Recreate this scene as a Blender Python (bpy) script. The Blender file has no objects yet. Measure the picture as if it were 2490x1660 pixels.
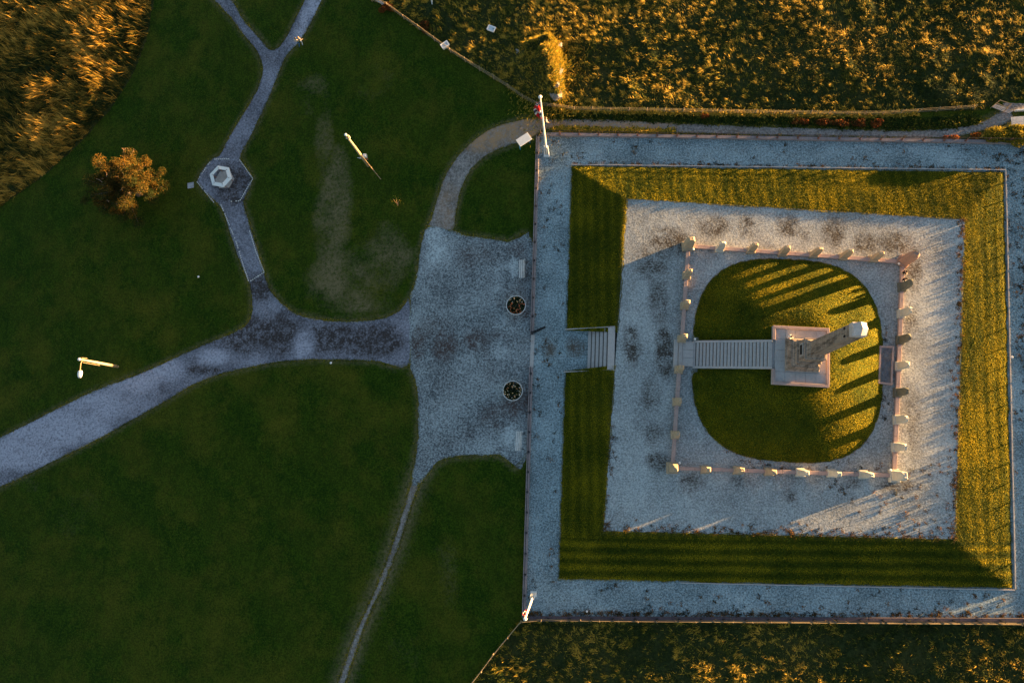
import bpy, bmesh, math, random
import numpy as np
from mathutils import Vector, Matrix, Euler
from mathutils.geometry import delaunay_2d_cdt
R = math.radians
random.seed(7); rng = np.random.default_rng(7)
S = bpy.context.scene
COL = S.collection

# ------------------------------------------------------------------ camera, sky, sun, exposure
SENS_PX = 1750.0                      # focal length in photo pixels (photo is 2490 wide)
CAM_H = 83.0                          # drone height above the lawn
_n = Vector((1413 - 1245, 830 - 1105, -SENS_PX)).normalized()   # where straight down falls
_u = -_n
_x = (Vector((1, 0, 0)) - _u * _u.x).normalized()
_y = _u.cross(_x)
cam = bpy.data.cameras.new("camera"); camo = bpy.data.objects.new("camera", cam); COL.objects.link(camo)
cam.sensor_width = 36; cam.lens = SENS_PX / 2490 * 36; cam.clip_end = 6000; cam.clip_start = 0.5
camo.matrix_world = Matrix.Translation((0, 0, CAM_H)) @ Matrix((_x, _y, _u)).to_4x4()
S.camera = camo

SUN_EL, SUN_AZ = R(1.8), R(20.5)      # azimuth measured from +X towards +Y
w = bpy.data.worlds.new("World"); S.world = w; w.use_nodes = True
nt = w.node_tree; nt.nodes.clear()
sky = nt.nodes.new('ShaderNodeTexSky'); sky.sky_type = 'NISHITA'; sky.sun_disc = False
sky.sun_elevation = SUN_EL; sky.sun_rotation = R(90) - SUN_AZ
sky.air_density = 1.0; sky.dust_density = 0.6; sky.ozone_density = 1.6
bg = nt.nodes.new('ShaderNodeBackground'); bg.inputs[1].default_value = 0.080
wo = nt.nodes.new('ShaderNodeOutputWorld')
nt.links.new(sky.outputs[0], bg.inputs[0]); nt.links.new(bg.outputs[0], wo.inputs[0])
sl = bpy.data.lights.new("sun", 'SUN'); sl.energy = 5.0; sl.angle = R(0.5); sl.color = (1.0, 0.58, 0.22)
so = bpy.data.objects.new("sun", sl); COL.objects.link(so)
sdir = Vector((math.cos(SUN_EL) * math.cos(SUN_AZ), math.cos(SUN_EL) * math.sin(SUN_AZ), math.sin(SUN_EL)))
so.rotation_euler = sdir.to_track_quat('Z', 'Y').to_euler(); so.location = (90, 40, 60)
S.view_settings.view_transform = 'Standard'; S.view_settings.look = 'None'
S.view_settings.exposure = 3.3; S.view_settings.gamma = 1

# ------------------------------------------------------------------ survey: photo pixel -> point on a level plane (metres)
SLOPE = 0.052
def G(x, y=0.0):                      # the lawn falls gently away west of the wall; the field south of the enclosure lies lower
    return np.minimum(x + 6.3, 0) * SLOPE - .5 * np.clip((-18.12 + (x + 6.55) * .0148 - y) / .35, 0, 1) * np.clip((x + 9.5) / 4, 0, 1)
def P(px, py, z=0.0):
    d = Vector((px - 1245, 830 - py, -SENS_PX))
    X, Y, Z = d.dot(_x), d.dot(_y), d.dot(_u)
    t = (z - CAM_H) / Z
    for _ in range(4): t = (z + float(G(X * t, Y * t)) - CAM_H) / Z
    return (X * t, Y * t)
def P3(px, py, z=0.0):
    a = P(px, py, z); return Vector((a[0], a[1], z))
K = 2490 / 2352.0
def D(pts, z=0.0):                    # points read off the 2352-wide view
    return [P(a * K, b * K, z) for a, b in pts]

# ------------------------------------------------------------------ numpy noise and polygon helpers
def _hash(ix, iy, seed):
    h = (ix.astype(np.int64) * 374761393 + iy.astype(np.int64) * 668265263 + seed * 1442695041) & 0xffffffff
    h = ((h ^ (h >> 13)) * 1274126177) & 0xffffffff
    h = h ^ (h >> 16)
    return (h & 0xffff) / 65535.0
def vn(x, y, s=1.0, seed=0):
    x = np.asarray(x, float) / s; y = np.asarray(y, float) / s
    ix = np.floor(x); iy = np.floor(y); fx = x - ix; fy = y - iy
    fx = fx * fx * (3 - 2 * fx); fy = fy * fy * (3 - 2 * fy)
    a = _hash(ix, iy, seed); b = _hash(ix + 1, iy, seed); c = _hash(ix, iy + 1, seed); d = _hash(ix + 1, iy + 1, seed)
    return (a * (1 - fx) + b * fx) * (1 - fy) + (c * (1 - fx) + d * fx) * fy
def fbm(x, y, s=1.0, seed=0, o=4):
    r = 0; a = 0.5
    for i in range(o):
        r = r + a * vn(x, y, s / 2 ** i, seed + i * 17); a *= 0.5
    return r / (1 - 0.5 ** o)
def inside(x, y, poly):
    x = np.asarray(x); y = np.asarray(y); r = np.zeros(x.shape, bool)
    n = len(poly)
    for i in range(n):
        x0, y0 = poly[i]; x1, y1 = poly[(i + 1) % n]
        if y0 == y1: continue
        c = ((y0 > y) != (y1 > y)) & (x < (x1 - x0) * (y - y0) / (y1 - y0) + x0)
        r ^= c
    return r
def dist_poly(x, y, poly, closed=True):
    best = np.full(np.shape(x), 1e9)
    n = len(poly)
    for i in range(n if closed else n - 1):
        x0, y0 = poly[i]; x1, y1 = poly[(i + 1) % n]
        dx, dy = x1 - x0, y1 - y0; L = dx * dx + dy * dy + 1e-9
        t = np.clip(((x - x0) * dx + (y - y0) * dy) / L, 0, 1)
        best = np.minimum(best, (x - x0 - t * dx) ** 2 + (y - y0 - t * dy) ** 2)
    return np.sqrt(best)
def smooth(pts, closed=True, n=4):
    out = []; m = len(pts)
    rngi = range(m) if closed else range(m - 1)
    for i in rngi:
        p = [Vector(pts[(i + k) % m]) if closed else Vector(pts[min(max(i + k, 0), m - 1)]) for k in (-1, 0, 1, 2)]
        for j in range(n):
            t = j / n
            out.append(tuple(0.5 * ((2 * p[1]) + (p[2] - p[0]) * t + (2 * p[0] - 5 * p[1] + 4 * p[2] - p[3]) * t * t + (3 * p[1] - p[0] - 3 * p[2] + p[3]) * t ** 3)))
    if not closed: out.append(tuple(pts[-1]))
    return out
def ragged(pts, amp=0.1, step=0.3, closed=True, seed=3):
    out = []; m = len(pts)
    for i in range(m if closed else m - 1):
        a = Vector(pts[i]); b = Vector(pts[(i + 1) % m]); d = b - a; L = d.length
        if L < 1e-6: continue
        k = max(1, int(L / step)); nn = Vector((-d.y, d.x)) / L
        for j in range(k):
            q = a + d * (j / k)
            v = float(fbm(np.array([q.x]), np.array([q.y]), 1.0, seed, 3)[0]) - 0.5 + 0.5 * (float(vn(np.array([q.x]), np.array([q.y]), .25, seed + 5)[0]) - .5)
            q = q + nn * v * 2 * amp
            out.append((q.x, q.y))
    return out

# ------------------------------------------------------------------ object helpers
def tag(o, label=None, cat=None, group=None, kind=None):
    if label: o["label"] = label
    if cat: o["category"] = cat
    if group: o["group"] = group
    if kind: o["kind"] = kind
    return o
def empty(name, loc, rz=0, label=None, cat=None, group=None):
    o = bpy.data.objects.new(name, None); COL.objects.link(o); o.location = loc; o.rotation_euler = (0, 0, rz)
    o.empty_display_size = 0.2
    return tag(o, label, cat, group)
def link(name, me, mat, parent=None):
    o = bpy.data.objects.new(name, me); COL.objects.link(o)
    if mat is not None:
        for m in (mat if isinstance(mat, (list, tuple)) else [mat]): me.materials.append(m)
    if parent: o.parent = parent
    return o
def np_mesh(name, verts, faces_flat, loop_tot, attrs=None, smoothf=False):
    me = bpy.data.meshes.new(name)
    verts = np.asarray(verts, np.float32); nv = len(verts)
    faces_flat = np.asarray(faces_flat, np.int32).ravel(); loop_tot = np.asarray(loop_tot, np.int32)
    me.vertices.add(nv); me.vertices.foreach_set('co', verts.ravel())
    me.loops.add(len(faces_flat)); me.loops.foreach_set('vertex_index', faces_flat)
    me.polygons.add(len(loop_tot)); ls = np.concatenate(([0], np.cumsum(loop_tot)[:-1])).astype(np.int32)
    me.polygons.foreach_set('loop_start', ls); me.polygons.foreach_set('loop_total', loop_tot)
    if smoothf: me.polygons.foreach_set('use_smooth', np.ones(len(loop_tot), bool))
    me.update(calc_edges=True)
    for k, v in (attrs or {}).items():
        a = me.attributes.new(k, 'FLOAT', 'POINT'); a.data.foreach_set('value', np.asarray(v, np.float32))
    return me
class MB:
    def __init__(s): s.bm = bmesh.new()
    def add(s, vs, fs, M=None):
        M = M or Matrix()
        bv = [s.bm.verts.new(M @ Vector(v)) for v in vs]
        for f in fs:
            try: s.bm.faces.new([bv[i] for i in f])
            except ValueError: pass
        return s
    def box(s, c, d, M=None, top=None):
        x, y, z = c; a, b, h = d[0] / 2, d[1] / 2, d[2] / 2
        ta, tb = (a, b) if top is None else (top[0] / 2, top[1] / 2)
        vs = [(x - a, y - b, z - h), (x + a, y - b, z - h), (x + a, y + b, z - h), (x - a, y + b, z - h),
              (x - ta, y - tb, z + h), (x + ta, y - tb, z + h), (x + ta, y + tb, z + h), (x - ta, y + tb, z + h)]
        return s.add(vs, [(3, 2, 1, 0), (4, 5, 6, 7), (0, 1, 5, 4), (1, 2, 6, 5), (2, 3, 7, 6), (3, 0, 4, 7)], M)
    def prism(s, poly, z0, z1, M=None):
        n = len(poly)
        vs = [(p[0], p[1], z0) for p in poly] + [(p[0], p[1], z1) for p in poly]
        fs = [tuple(range(n))[::-1], tuple(range(n, 2 * n))] + [(i, (i + 1) % n, n + (i + 1) % n, n + i) for i in range(n)]
        return s.add(vs, fs, M)
    def rings(s, rings, caps=True):
        n = len(rings[0]); vs = [v for r in rings for v in r]; fs = []
        for k in range(len(rings) - 1):
            for i in range(n): fs.append((k * n + i, k * n + (i + 1) % n, (k + 1) * n + (i + 1) % n, (k + 1) * n + i))
        if caps: fs.append(tuple(range(n))[::-1]); fs.append(tuple(range((len(rings) - 1) * n, len(rings) * n)))
        return s.add(vs, fs)
    def tube(s, pts, rad, n=8, flat=1.0):
        pts = [Vector(p) for p in pts]; rs = rad if isinstance(rad, (list, tuple)) else [rad] * len(pts)
        rr = []
        for i, p in enumerate(pts):
            d = (pts[min(i + 1, len(pts) - 1)] - pts[max(i - 1, 0)]).normalized()
            ref = Vector((0, 0, 1)) if abs(d.z) < .95 else Vector((1, 0, 0))
            a = d.cross(ref).normalized(); b = a.cross(d)
            rr.append([tuple(p + (a * math.cos(t) + b * math.sin(t) * flat) * rs[i]) for t in [2 * math.pi * k / n for k in range(n)]])
        return s.rings(rr)
    def lathe(s, prof, c=(0, 0, 0), n=24):
        rr = [[(c[0] + r * math.cos(2 * math.pi * k / n), c[1] + r * math.sin(2 * math.pi * k / n), c[2] + z) for k in range(n)] for r, z in prof]
        return s.rings(rr)
    def build(s, name, mat, parent=None, bevel=0, smoothf=False, jit=0, loc=None, rz=0):
        bmesh.ops.remove_doubles(s.bm, verts=s.bm.verts, dist=1e-5)
        if bevel:
            bmesh.ops.bevel(s.bm, geom=[e for e in s.bm.edges], offset=bevel, segments=1, affect='EDGES', clamp_overlap=True)
        if jit:
            for v in s.bm.verts: v.co += Vector((random.uniform(-jit, jit), random.uniform(-jit, jit), random.uniform(-jit, jit)))
        bmesh.ops.recalc_face_normals(s.bm, faces=s.bm.faces)
        me = bpy.data.meshes.new(name); s.bm.to_mesh(me); s.bm.free()
        if smoothf: me.polygons.foreach_set('use_smooth', [True] * len(me.polygons))
        o = link(name, me, mat, parent)
        if loc is not None: o.location = loc
        if rz: o.rotation_euler = (0, 0, rz)
        return o
def copy_thing(root, loc, rz, label, group=None):
    r = root.copy(); COL.objects.link(r); r.location = loc; r.rotation_euler = (0, 0, rz); r["label"] = label
    if group: r["group"] = group
    for ch in list(root.children):
        c = ch.copy(); COL.objects.link(c); c.parent = r
        for g in list(ch.children):
            d = g.copy(); COL.objects.link(d); d.parent = c
    return r

# ------------------------------------------------------------------ materials
class NT:
    def __init__(s, name):
        s.m = bpy.data.materials.new(name); s.m.use_nodes = True; s.t = s.m.node_tree; s.t.nodes.clear()
        s.out = s.t.nodes.new('ShaderNodeOutputMaterial'); s.tc = s.t.nodes.new('ShaderNodeTexCoord')
    def N(s, typ, **k):
        n = s.t.nodes.new(typ)
        for a, b in k.items(): setattr(n, a, b)
        return n
    def L(s, a, b): s.t.links.new(a, b)
    def val(s, sock, v):
        if isinstance(v, (int, float)): sock.default_value = v
        elif isinstance(v, (tuple, list)): sock.default_value = (*v, 1) if len(v) == 3 and sock.type == 'RGBA' else v
        else: s.L(v, sock)
    def noise(s, sc, det=3, rough=.55, vec=None, stretch=None, dist=0):
        n = s.N('ShaderNodeTexNoise'); n.inputs['Scale'].default_value = sc; n.inputs['Detail'].default_value = det
        n.inputs['Roughness'].default_value = rough; n.inputs['Distortion'].default_value = dist
        v = vec or s.tc.outputs['Object']
        if stretch:
            mp = s.N('ShaderNodeMapping'); mp.inputs['Scale'].default_value = stretch[:3]
            if len(stretch) > 3: mp.inputs['Rotation'].default_value = (0, 0, stretch[3])
            s.L(v, mp.inputs[0]); v = mp.outputs[0]
        s.L(v, n.inputs['Vector']); return n.outputs['Fac']
    def voro(s, sc, feat='F1', out='Distance', vec=None):
        n = s.N('ShaderNodeTexVoronoi', feature=feat); n.inputs['Scale'].default_value = sc
        s.L(vec or s.tc.outputs['Object'], n.inputs['Vector']); return n.outputs[out]
    def attr(s, name):
        n = s.N('ShaderNodeAttribute'); n.attribute_name = name; return n.outputs['Fac']
    def ramp(s, f, *st):
        n = s.N('ShaderNodeValToRGB'); el = n.color_ramp.elements
        while len(el) < len(st): el.new(0.5)
        for e, (p, c) in zip(el, st): e.position = p; e.color = (*c, 1) if isinstance(c, tuple) else (c, c, c, 1)
        s.L(f, n.inputs[0]); return n.outputs[0]
    def mr(s, f, a, b, c=0., d=1.):
        n = s.N('ShaderNodeMapRange'); s.L(f, n.inputs[0])
        for i, v in enumerate((a, b, c, d)): n.inputs[i + 1].default_value = v
        return n.outputs[0]
    def math(s, op, a, b=0.0):
        n = s.N('ShaderNodeMath', operation=op); s.val(n.inputs[0], a); s.val(n.inputs[1], b); return n.outputs[0]
    def mix(s, f, a, b, bt='MIX'):
        n = s.N('ShaderNodeMix', data_type='RGBA', blend_type=bt); s.val(n.inputs[0], f); s.val(n.inputs[6], a); s.val(n.inputs[7], b); return n.outputs[2]
    def bump(s, h, st=.5, di=.05, nrm=None):
        n = s.N('ShaderNodeBump'); n.inputs['Strength'].default_value = st; n.inputs['Distance'].default_value = di
        s.L(h, n.inputs['Height'])
        if nrm: s.L(nrm, n.inputs['Normal'])
        return n.outputs[0]
    def done(s, col, rough=.9, nrm=None, metal=0, spec=.2, trans=None):
        b = s.N('ShaderNodeBsdfPrincipled'); s.val(b.inputs['Base Color'], col); s.val(b.inputs['Roughness'], rough)
        b.inputs['Metallic'].default_value = metal; b.inputs['Specular IOR Level'].default_value = spec
        if nrm: s.L(nrm, b.inputs['Normal'])
        sh = b.outputs[0]
        if trans:
            t = s.N('ShaderNodeBsdfTranslucent'); s.val(t.inputs[0], col)
            mx = s.N('ShaderNodeMixShader'); mx.inputs[0].default_value = trans; s.L(sh, mx.inputs[1]); s.L(t.outputs[0], mx.inputs[2]); sh = mx.outputs[0]
        s.L(sh, s.out.inputs[0]); return s.m

def m_gravel(name, light, dark, stainc, contrast=1.0, grain=5.0, bst=.7, weeds=.0):
    n = NT(name)
    g = n.noise(grain, 4, .75); big = n.noise(.22, 4, .6); g2 = n.voro(grain * 1.6)
    f = n.math('ADD', n.math('MULTIPLY', n.math('SUBTRACT', g, .5), 3.2 * contrast), n.math('MULTIPLY', g2, .5))
    f = n.math('ADD', f, n.mr(big, .3, .7, -.12, .45))
    c = n.mix(n.mr(f, 0, 1), dark, light)
    med = n.noise(1.1, 3, .6)
    st = n.math('MULTIPLY', n.attr('stain'), n.mr(med, .3, .62, .25, 1.1))
    st2 = n.math('MULTIPLY', st, n.mr(g, .35, .65, 1.25, .35))
    c = n.mix(n.mr(st2, 0, .8), c, stainc)
    c = n.mix(n.math('MULTIPLY', n.mr(n.attr('stain'), 0, -1), n.mr(g, .35, .6, .2, .95)), c, tuple(min(1, k * 1.45) for k in light))
    if weeds:
        wd = n.math('MULTIPLY', n.mr(n.noise(3.2, 2, .5), .66, .72), n.mr(n.math('ADD', n.noise(.35, 2), n.attr('edge')), .55, .95))
        c = n.mix(n.math('MULTIPLY', wd, weeds), c, (.07, .055, .02))
    h = n.math('ADD', n.noise(grain, 4, .8), n.math('MULTIPLY', n.noise(1.0, 2), 1.2))
    return n.done(c, .95, n.bump(h, bst, .13))
def m_lawn(name, c1, c2, c3, wearc, fine=7, stripes=None, bst=.5, patch=1.0):
    n = NT(name)
    big = n.noise(.17, 5, .7); med = n.noise(.7, 5, .7, stretch=(1.5, .8, 1, .5)); fi = n.noise(fine, 3, .8)
    ff = n.math('ADD', n.math('MULTIPLY', n.math('SUBTRACT', fi, .5), 2.6), med)
    c = n.mix(n.mr(ff, .3, .8), c1, c2)
    c = n.mix(n.math('MULTIPLY', n.math('MULTIPLY', n.mr(big, .46, .7), n.mr(fi, .35, .6, .25, 1)), .85 * patch), c, c3)
    if stripes:
        wv = n.N('ShaderNodeTexWave', wave_type='BANDS', bands_direction=stripes[0]); wv.inputs['Scale'].default_value = stripes[1]
        wv.inputs['Distortion'].default_value = 9; wv.inputs['Detail'].default_value = 3; wv.inputs['Detail Scale'].default_value = .35
        n.L(n.tc.outputs['Object'], wv.inputs['Vector'])
        c = n.mix(n.math('MULTIPLY', n.mr(wv.outputs['Fac'], .3, .8), stripes[2]), c, c3)
    wr = n.math('MULTIPLY', n.attr('wear'), n.mr(n.noise(2.6, 5, .85), .36, .60, .25, 1.3))
    c = n.mix(n.mr(wr, .15, .95, 0, .92), c, wearc)
    spk = n.mr(n.voro(1.9, out='Distance'), .028, .016)
    c = n.mix(n.math('MULTIPLY', spk, .6), c, (.35, .33, .2))
    h = n.math('ADD', fi, n.math('MULTIPLY', n.noise(.45, 3), 2.2))
    return n.done(c, .95, n.bump(h, bst, .12), spec=.1)
def m_blade(name, cols, trans=.3):
    n = NT(name)
    c = n.ramp(n.attr('tint'), *[(i / (len(cols) - 1), k) for i, k in enumerate(cols)])
    return n.done(c, .8, trans=trans, spec=.15)
def m_stone(name, c1, c2, sc=4, dark=(.05, .045, .04), stain=.4, bst=.3, bricks=None, streak=0):
    n = NT(name)
    f = n.noise(sc, 5, .65); c = n.mix(n.mr(f, .3, .7), c1, c2)
    sp = n.noise(sc * 6, 2, .6); c = n.mix(n.math('MULTIPLY', n.mr(sp, .5, .68), .35), c, dark)
    big = n.noise(sc * .35, 4, .7)
    c = n.mix(n.math('MULTIPLY', n.mr(big, .5, .72), stain), c, dark)
    if streak:
        sn = n.noise(1.6, 4, .7, stretch=(1.6, 1.6, .22)); c = n.mix(n.math('MULTIPLY', n.mr(sn, .48, .68), streak), c, dark)
    h = f
    if bricks:
        sx = n.N('ShaderNodeSeparateXYZ'); n.L(n.tc.outputs['Object'], sx.inputs[0])
        cb = n.N('ShaderNodeCombineXYZ'); n.L(n.math('ADD', sx.outputs[0], sx.outputs[1]), cb.inputs[0]); n.L(sx.outputs[2], cb.inputs[1])
        bk = n.N('ShaderNodeTexBrick'); n.L(cb.outputs[0], bk.inputs['Vector']); bk.inputs['Scale'].default_value = 1
        bk.inputs['Brick Width'].default_value = bricks[0]; bk.inputs['Row Height'].default_value = bricks[1]; bk.inputs['Mortar Size'].default_value = .022
        bk.inputs['Color1'].default_value = (1, 1, 1, 1); bk.inputs['Color2'].default_value = (.86, .84, .82, 1); bk.inputs['Mortar'].default_value = (.45, .42, .4, 1)
        c = n.mix(1.0, c, bk.outputs['Color'], 'MULTIPLY')
    return n.done(c, .85, n.bump(h, bst, .03))
def m_plain(name, col, rough=.6, metal=0, var=.25, sc=3, spec=.3):
    n = NT(name); f = n.noise(sc, 4, .6)
    d = tuple(x * (1 - var) for x in col)
    return n.done(n.mix(n.mr(f, .35, .65), col, d), rough, n.bump(n.noise(sc * 8, 2), .15, .01), metal=metal, spec=spec)

G_COL = dict(lawn=((.008, .027, .001), (.036, .068, .003), (.095, .088, .008)))
M = {}
M['lawn'] = m_lawn('lawn', *G_COL['lawn'], (.17, .135, .07), fine=5, bst=.6, stripes=('DIAGONAL', .05, .10))
M['bank'] = m_lawn('bank_grass', (.026, .046, .003), (.085, .095, .005), (.16, .14, .010), (.13, .10, .05), fine=7, bst=.55)
M['mound'] = m_lawn('mound_grass', (.026, .046, .003), (.085, .095, .005), (.16, .14, .010), (.13, .10, .05), fine=7, bst=.5, patch=.7)
M['field'] = m_lawn('field_soil', (.014, .022, .006), (.035, .045, .012), (.06, .055, .015), (.1, .08, .04), fine=3, bst=.8)
M['gravel'] = m_gravel('outer_gravel', (.37, .47, .51), (.09, .125, .14), (.10, .085, .07), grain=5.2, weeds=.85, bst=.6, contrast=1.05)
M['court'] = m_gravel('court_gravel', (.48, .52, .53), (.17, .185, .19), (.060, .052, .045), grain=5.0, weeds=.5, bst=.6, contrast=.95)
M['plaza'] = m_gravel('plaza_gravel', (.36, .405, .425), (.065, .075, .085), (.070, .050, .048), grain=4.6, weeds=.3, bst=.6, contrast=1.2)
M['path'] = m_gravel('path_paving', (.30, .30, .36), (.09, .09, .11), (.045, .037, .037), contrast=.9, grain=4.0, bst=.45)
M['track'] = m_gravel('dirt_track', (.37, .33, .31), (.12, .11, .10), (.40, .24, .13), grain=3.4, bst=.6)  # stain colour pushed to orange to carry painted sunlight on the gravel path
M['granite_pink'] = m_stone('pink_granite', (.46, .33, .29), (.38, .28, .26), 5, stain=.25)
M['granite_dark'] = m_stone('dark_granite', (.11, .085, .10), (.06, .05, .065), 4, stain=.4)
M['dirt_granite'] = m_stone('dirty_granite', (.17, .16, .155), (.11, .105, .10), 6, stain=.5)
M['granite_wall'] = m_stone('wall_granite', (.30, .25, .25), (.20, .165, .17), 4, stain=.4)
M['granite_pale'] = m_stone('pale_granite', (.50, .46, .44), (.40, .37, .36), 5, stain=.15)
M['granite_step'] = m_stone('step_granite', (.46, .42, .41), (.34, .32, .31), 3, stain=.25)
M['masonry'] = m_stone('obelisk_masonry', (.42, .33, .27), (.30, .24, .20), 3, dark=(.05, .04, .033), stain=.4, bricks=(1.3, .62), streak=.85)
M['cap'] = m_stone('obelisk_cap', (.62, .55, .53), (.50, .45, .45), 3, dark=(.2, .18, .2), stain=.3)
M['menhir'] = m_stone('standing_stone', (.60, .57, .50), (.48, .46, .40), 3, dark=(.2, .19, .16), stain=.3)
M['menhir_dark'] = m_stone('dark_standing_stone', (.17, .17, .14), (.11, .11, .09), 3, dark=(.05, .05, .04), stain=.4)
M['menhir_red'] = m_stone('red_standing_stone', (.42, .26, .20), (.32, .20, .16), 3, dark=(.08, .06, .05), stain=.4)
M['menhir_tan'] = m_stone('tan_standing_stone', (.48, .38, .27), (.37, .29, .2), 3, dark=(.1, .08, .05), stain=.4)
M['dark_hole'] = m_plain('dark_doorway', (.015, .013, .012), .9)
M['rock'] = m_stone('rock', (.28, .25, .22), (.15, .14, .13), 2, stain=.5, bst=.8)
M['wood'] = m_stone('ochre_pole_wood', (.52, .42, .27), (.40, .32, .20), 2, dark=(.16, .11, .05), stain=.3, streak=.4)
M['wood_red'] = m_plain('red_brown_wood', (.20, .10, .07), .8)
M['wood_post'] = m_plain('grey_post_wood', (.34, .25, .15), .9)
M['wood_grey'] = m_plain('weathered_grey_wood', (.42, .42, .44), .85, var=.35)
M['wood_white'] = m_plain('bleached_wood', (.70, .68, .66), .8)
M['iron'] = m_plain('dark_iron', (.025, .027, .03), .5, .3)
M['white'] = m_plain('white_paint', (.80, .80, .78), .4, var=.08)
M['offwhite'] = m_plain('pale_plate', (.60, .66, .70), .3, var=.1)
M['grey'] = m_plain('grey_metal', (.35, .37, .40), .4, .5)
M['blue'] = m_plain('blue_paint', (.02, .12, .30), .4)
M['wire'] = m_plain('fence_wire', (.35, .27, .16), .6, .2)
M['slate'] = m_stone('slate_bed', (.17, .20, .24), (.07, .08, .10), 3, dark=(.34, .27, .20), stain=.5, bst=.9)
M['soil'] = m_plain('planter_soil', (.012, .012, .010), 1)
M['red'] = m_plain('red_cloth', (.62, .015, .02), .8, var=.15)
M['white_cloth'] = m_plain('white_cloth', (.78, .76, .74), .8, var=.1)
M['navy'] = m_plain('navy_cloth', (.012, .018, .08), .8)
M['bark'] = m_stone('bark', (.20, .15, .11), (.12, .09, .07), 4, stain=.5)
M['twig'] = m_plain('bare_twigs', (.42, .26, .16), .9)
M['leaf_tree'] = m_blade('autumn_leaves', ((.010, .022, .005), (.045, .050, .008), (.12, .065, .010), (.25, .12, .016)), .25)
M['leaf_shrub'] = m_blade('shrub_leaves', ((.04, .06, .01), (.12, .12, .015), (.25, .19, .02), (.42, .30, .03)), .3)
M['leaf_red'] = m_blade('red_leaves', ((.015, .025, .005), (.06, .04, .010), (.20, .045, .012), (.30, .12, .02)), .25)
M['reed'] = m_blade('reed_blades', ((.010, .022, .004), (.035, .050, .006), (.13, .09, .012), (.42, .23, .03), (.58, .34, .06)), .3)
M['fieldblade'] = m_blade('field_blades', ((.012, .028, .004), (.035, .060, .008), (.10, .115, .010), (.40, .27, .03), (.62, .40, .06)), .3)
M['shortblade'] = m_blade('short_blades', ((.018, .040, .002), (.09, .105, .004), (.33, .27, .008), (.54, .41, .014)), .25)
M['lawnblade'] = m_blade('lawn_blades', ((.008, .030, .002), (.028, .065, .003), (.10, .12, .006), (.19, .17, .02)), .2)
M['weedblade'] = m_blade('weed_leaves', ((.015, .02, .005), (.05, .035, .010), (.14, .07, .022), (.34, .17, .05)), .25)
M['flower'] = m_blade('flower_petals', ((.55, .10, .05), (.65, .25, .12), (.75, .6, .35), (.8, .78, .7)), .2)
M['skin'] = m_plain('skin', (.48, .29, .20), .6, var=.1)
M['hair_dark'] = m_plain('dark_hair', (.02, .014, .010), .6)
M['hair_fair'] = m_plain('fair_hair', (.30, .17, .07), .6)
M['beige'] = m_plain('beige_cloth', (.66, .52, .38), .9)
M['jeans'] = m_plain('blue_jeans', (.03, .13, .30), .9)
M['black_cloth'] = m_plain('black_cloth', (.015, .014, .016), .9)
M['orange'] = m_plain('orange_shoes', (.75, .18, .06), .7)

# ------------------------------------------------------------------ plan outlines (read off the photo on the lawn plane)
main_up = [(-60, 1032), (0, 1005), (60, 975), (200, 905), (330, 855), (450, 800), (540, 762), (572, 738), (580, 700), (574, 655), (552, 600), (532, 545), (512, 484), (495, 462), (453, 416), (487, 366), (503, 358), (530, 310), (560, 260), (590, 210), (603, 170), (600, 140), (585, 110), (560, 80), (530, 40), (490, -2), (470, -30)]
vee = [(505, -30), (532, 0), (560, 48), (598, 90), (618, 114), (640, 110), (663, 76), (683, 36), (700, 0), (712, -30)]
right_up = [(756, -30), (740, 0), (722, 36), (692, 90), (664, 120), (647, 150), (625, 205), (600, 262), (577, 312), (551, 364), (581, 408), (560, 462), (570, 505), (590, 570), (607, 628), (622, 668), (650, 700), (680, 720), (720, 732), (800, 739), (880, 731), (920, 712), (942, 690)]
main_low = [(942, 836), (860, 828), (760, 825), (690, 826), (630, 832), (560, 845), (500, 860), (440, 885), (380, 920), (310, 960), (240, 1000), (140, 1050), (60, 1090), (0, 1118), (-60, 1150)]
paving_poly = D(main_up + vee + right_up + main_low)
plaza_poly = D([(942, 690), (951, 665), (960, 620), (968, 560), (985, 520), (1037, 530), (1060, 540), (1100, 545), (1170, 556), (1228, 570), (1212, 1040), (1150, 1044), (1060, 1046), (1012, 1056), (985, 1085), (962, 1110), (945, 1110), (953, 1060), (960, 1010), (962, 950), (958, 890), (948, 856), (942, 836)])
narrow_poly = D([(962, 1110), (944, 1160), (930, 1205), (916, 1250), (901, 1290), (882, 1338), (857, 1390), (832, 1450), (811, 1512), (792, 1570), (780, 1610), (764, 1610), (777, 1570), (799, 1505), (821, 1445), (847, 1388), (869, 1340), (888, 1290), (905, 1240), (921, 1190), (934, 1150), (945, 1110)])
curve_poly = D([(985, 520), (990, 505), (1004, 460), (1020, 410), (1045, 368), (1080, 330), (1120, 300), (1170, 282), (1230, 273), (1400, 276), (1568, 284), (1734, 291), (1901, 296), (2001, 300), (2135, 299), (2218, 290), (2268, 275), (2311, 252),
                (2326, 264), (2321, 277), (2268, 296), (2201, 312), (2135, 318), (2068, 321), (1901, 316), (1734, 311), (1568, 305), (1400, 301), (1262, 294), (1235, 308), (1200, 325), (1150, 340), (1110, 362), (1080, 392), (1060, 432), (1046, 490), (1037, 530)])
field_nw = D([(-120, -60), (358, -60), (352, 0), (345, 60), (330, 110), (310, 160), (285, 205), (250, 255), (205, 305), (150, 360), (100, 405), (50, 440), (0, 475), (-120, 540)])
fence_n = [(905, 4), (943, 18), (983, 47), (1020, 73), (1057, 100), (1096, 128), (1132, 151), (1167, 173), (1201, 193), (1236, 215), (1271, 240), (1306, 258), (1349, 263)] + [(1396 + 44 * i, 270 + 11 * min(1, i / 14) - (0 if i < 18 else 3 * (i - 17))) for i in range(23)]
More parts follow.
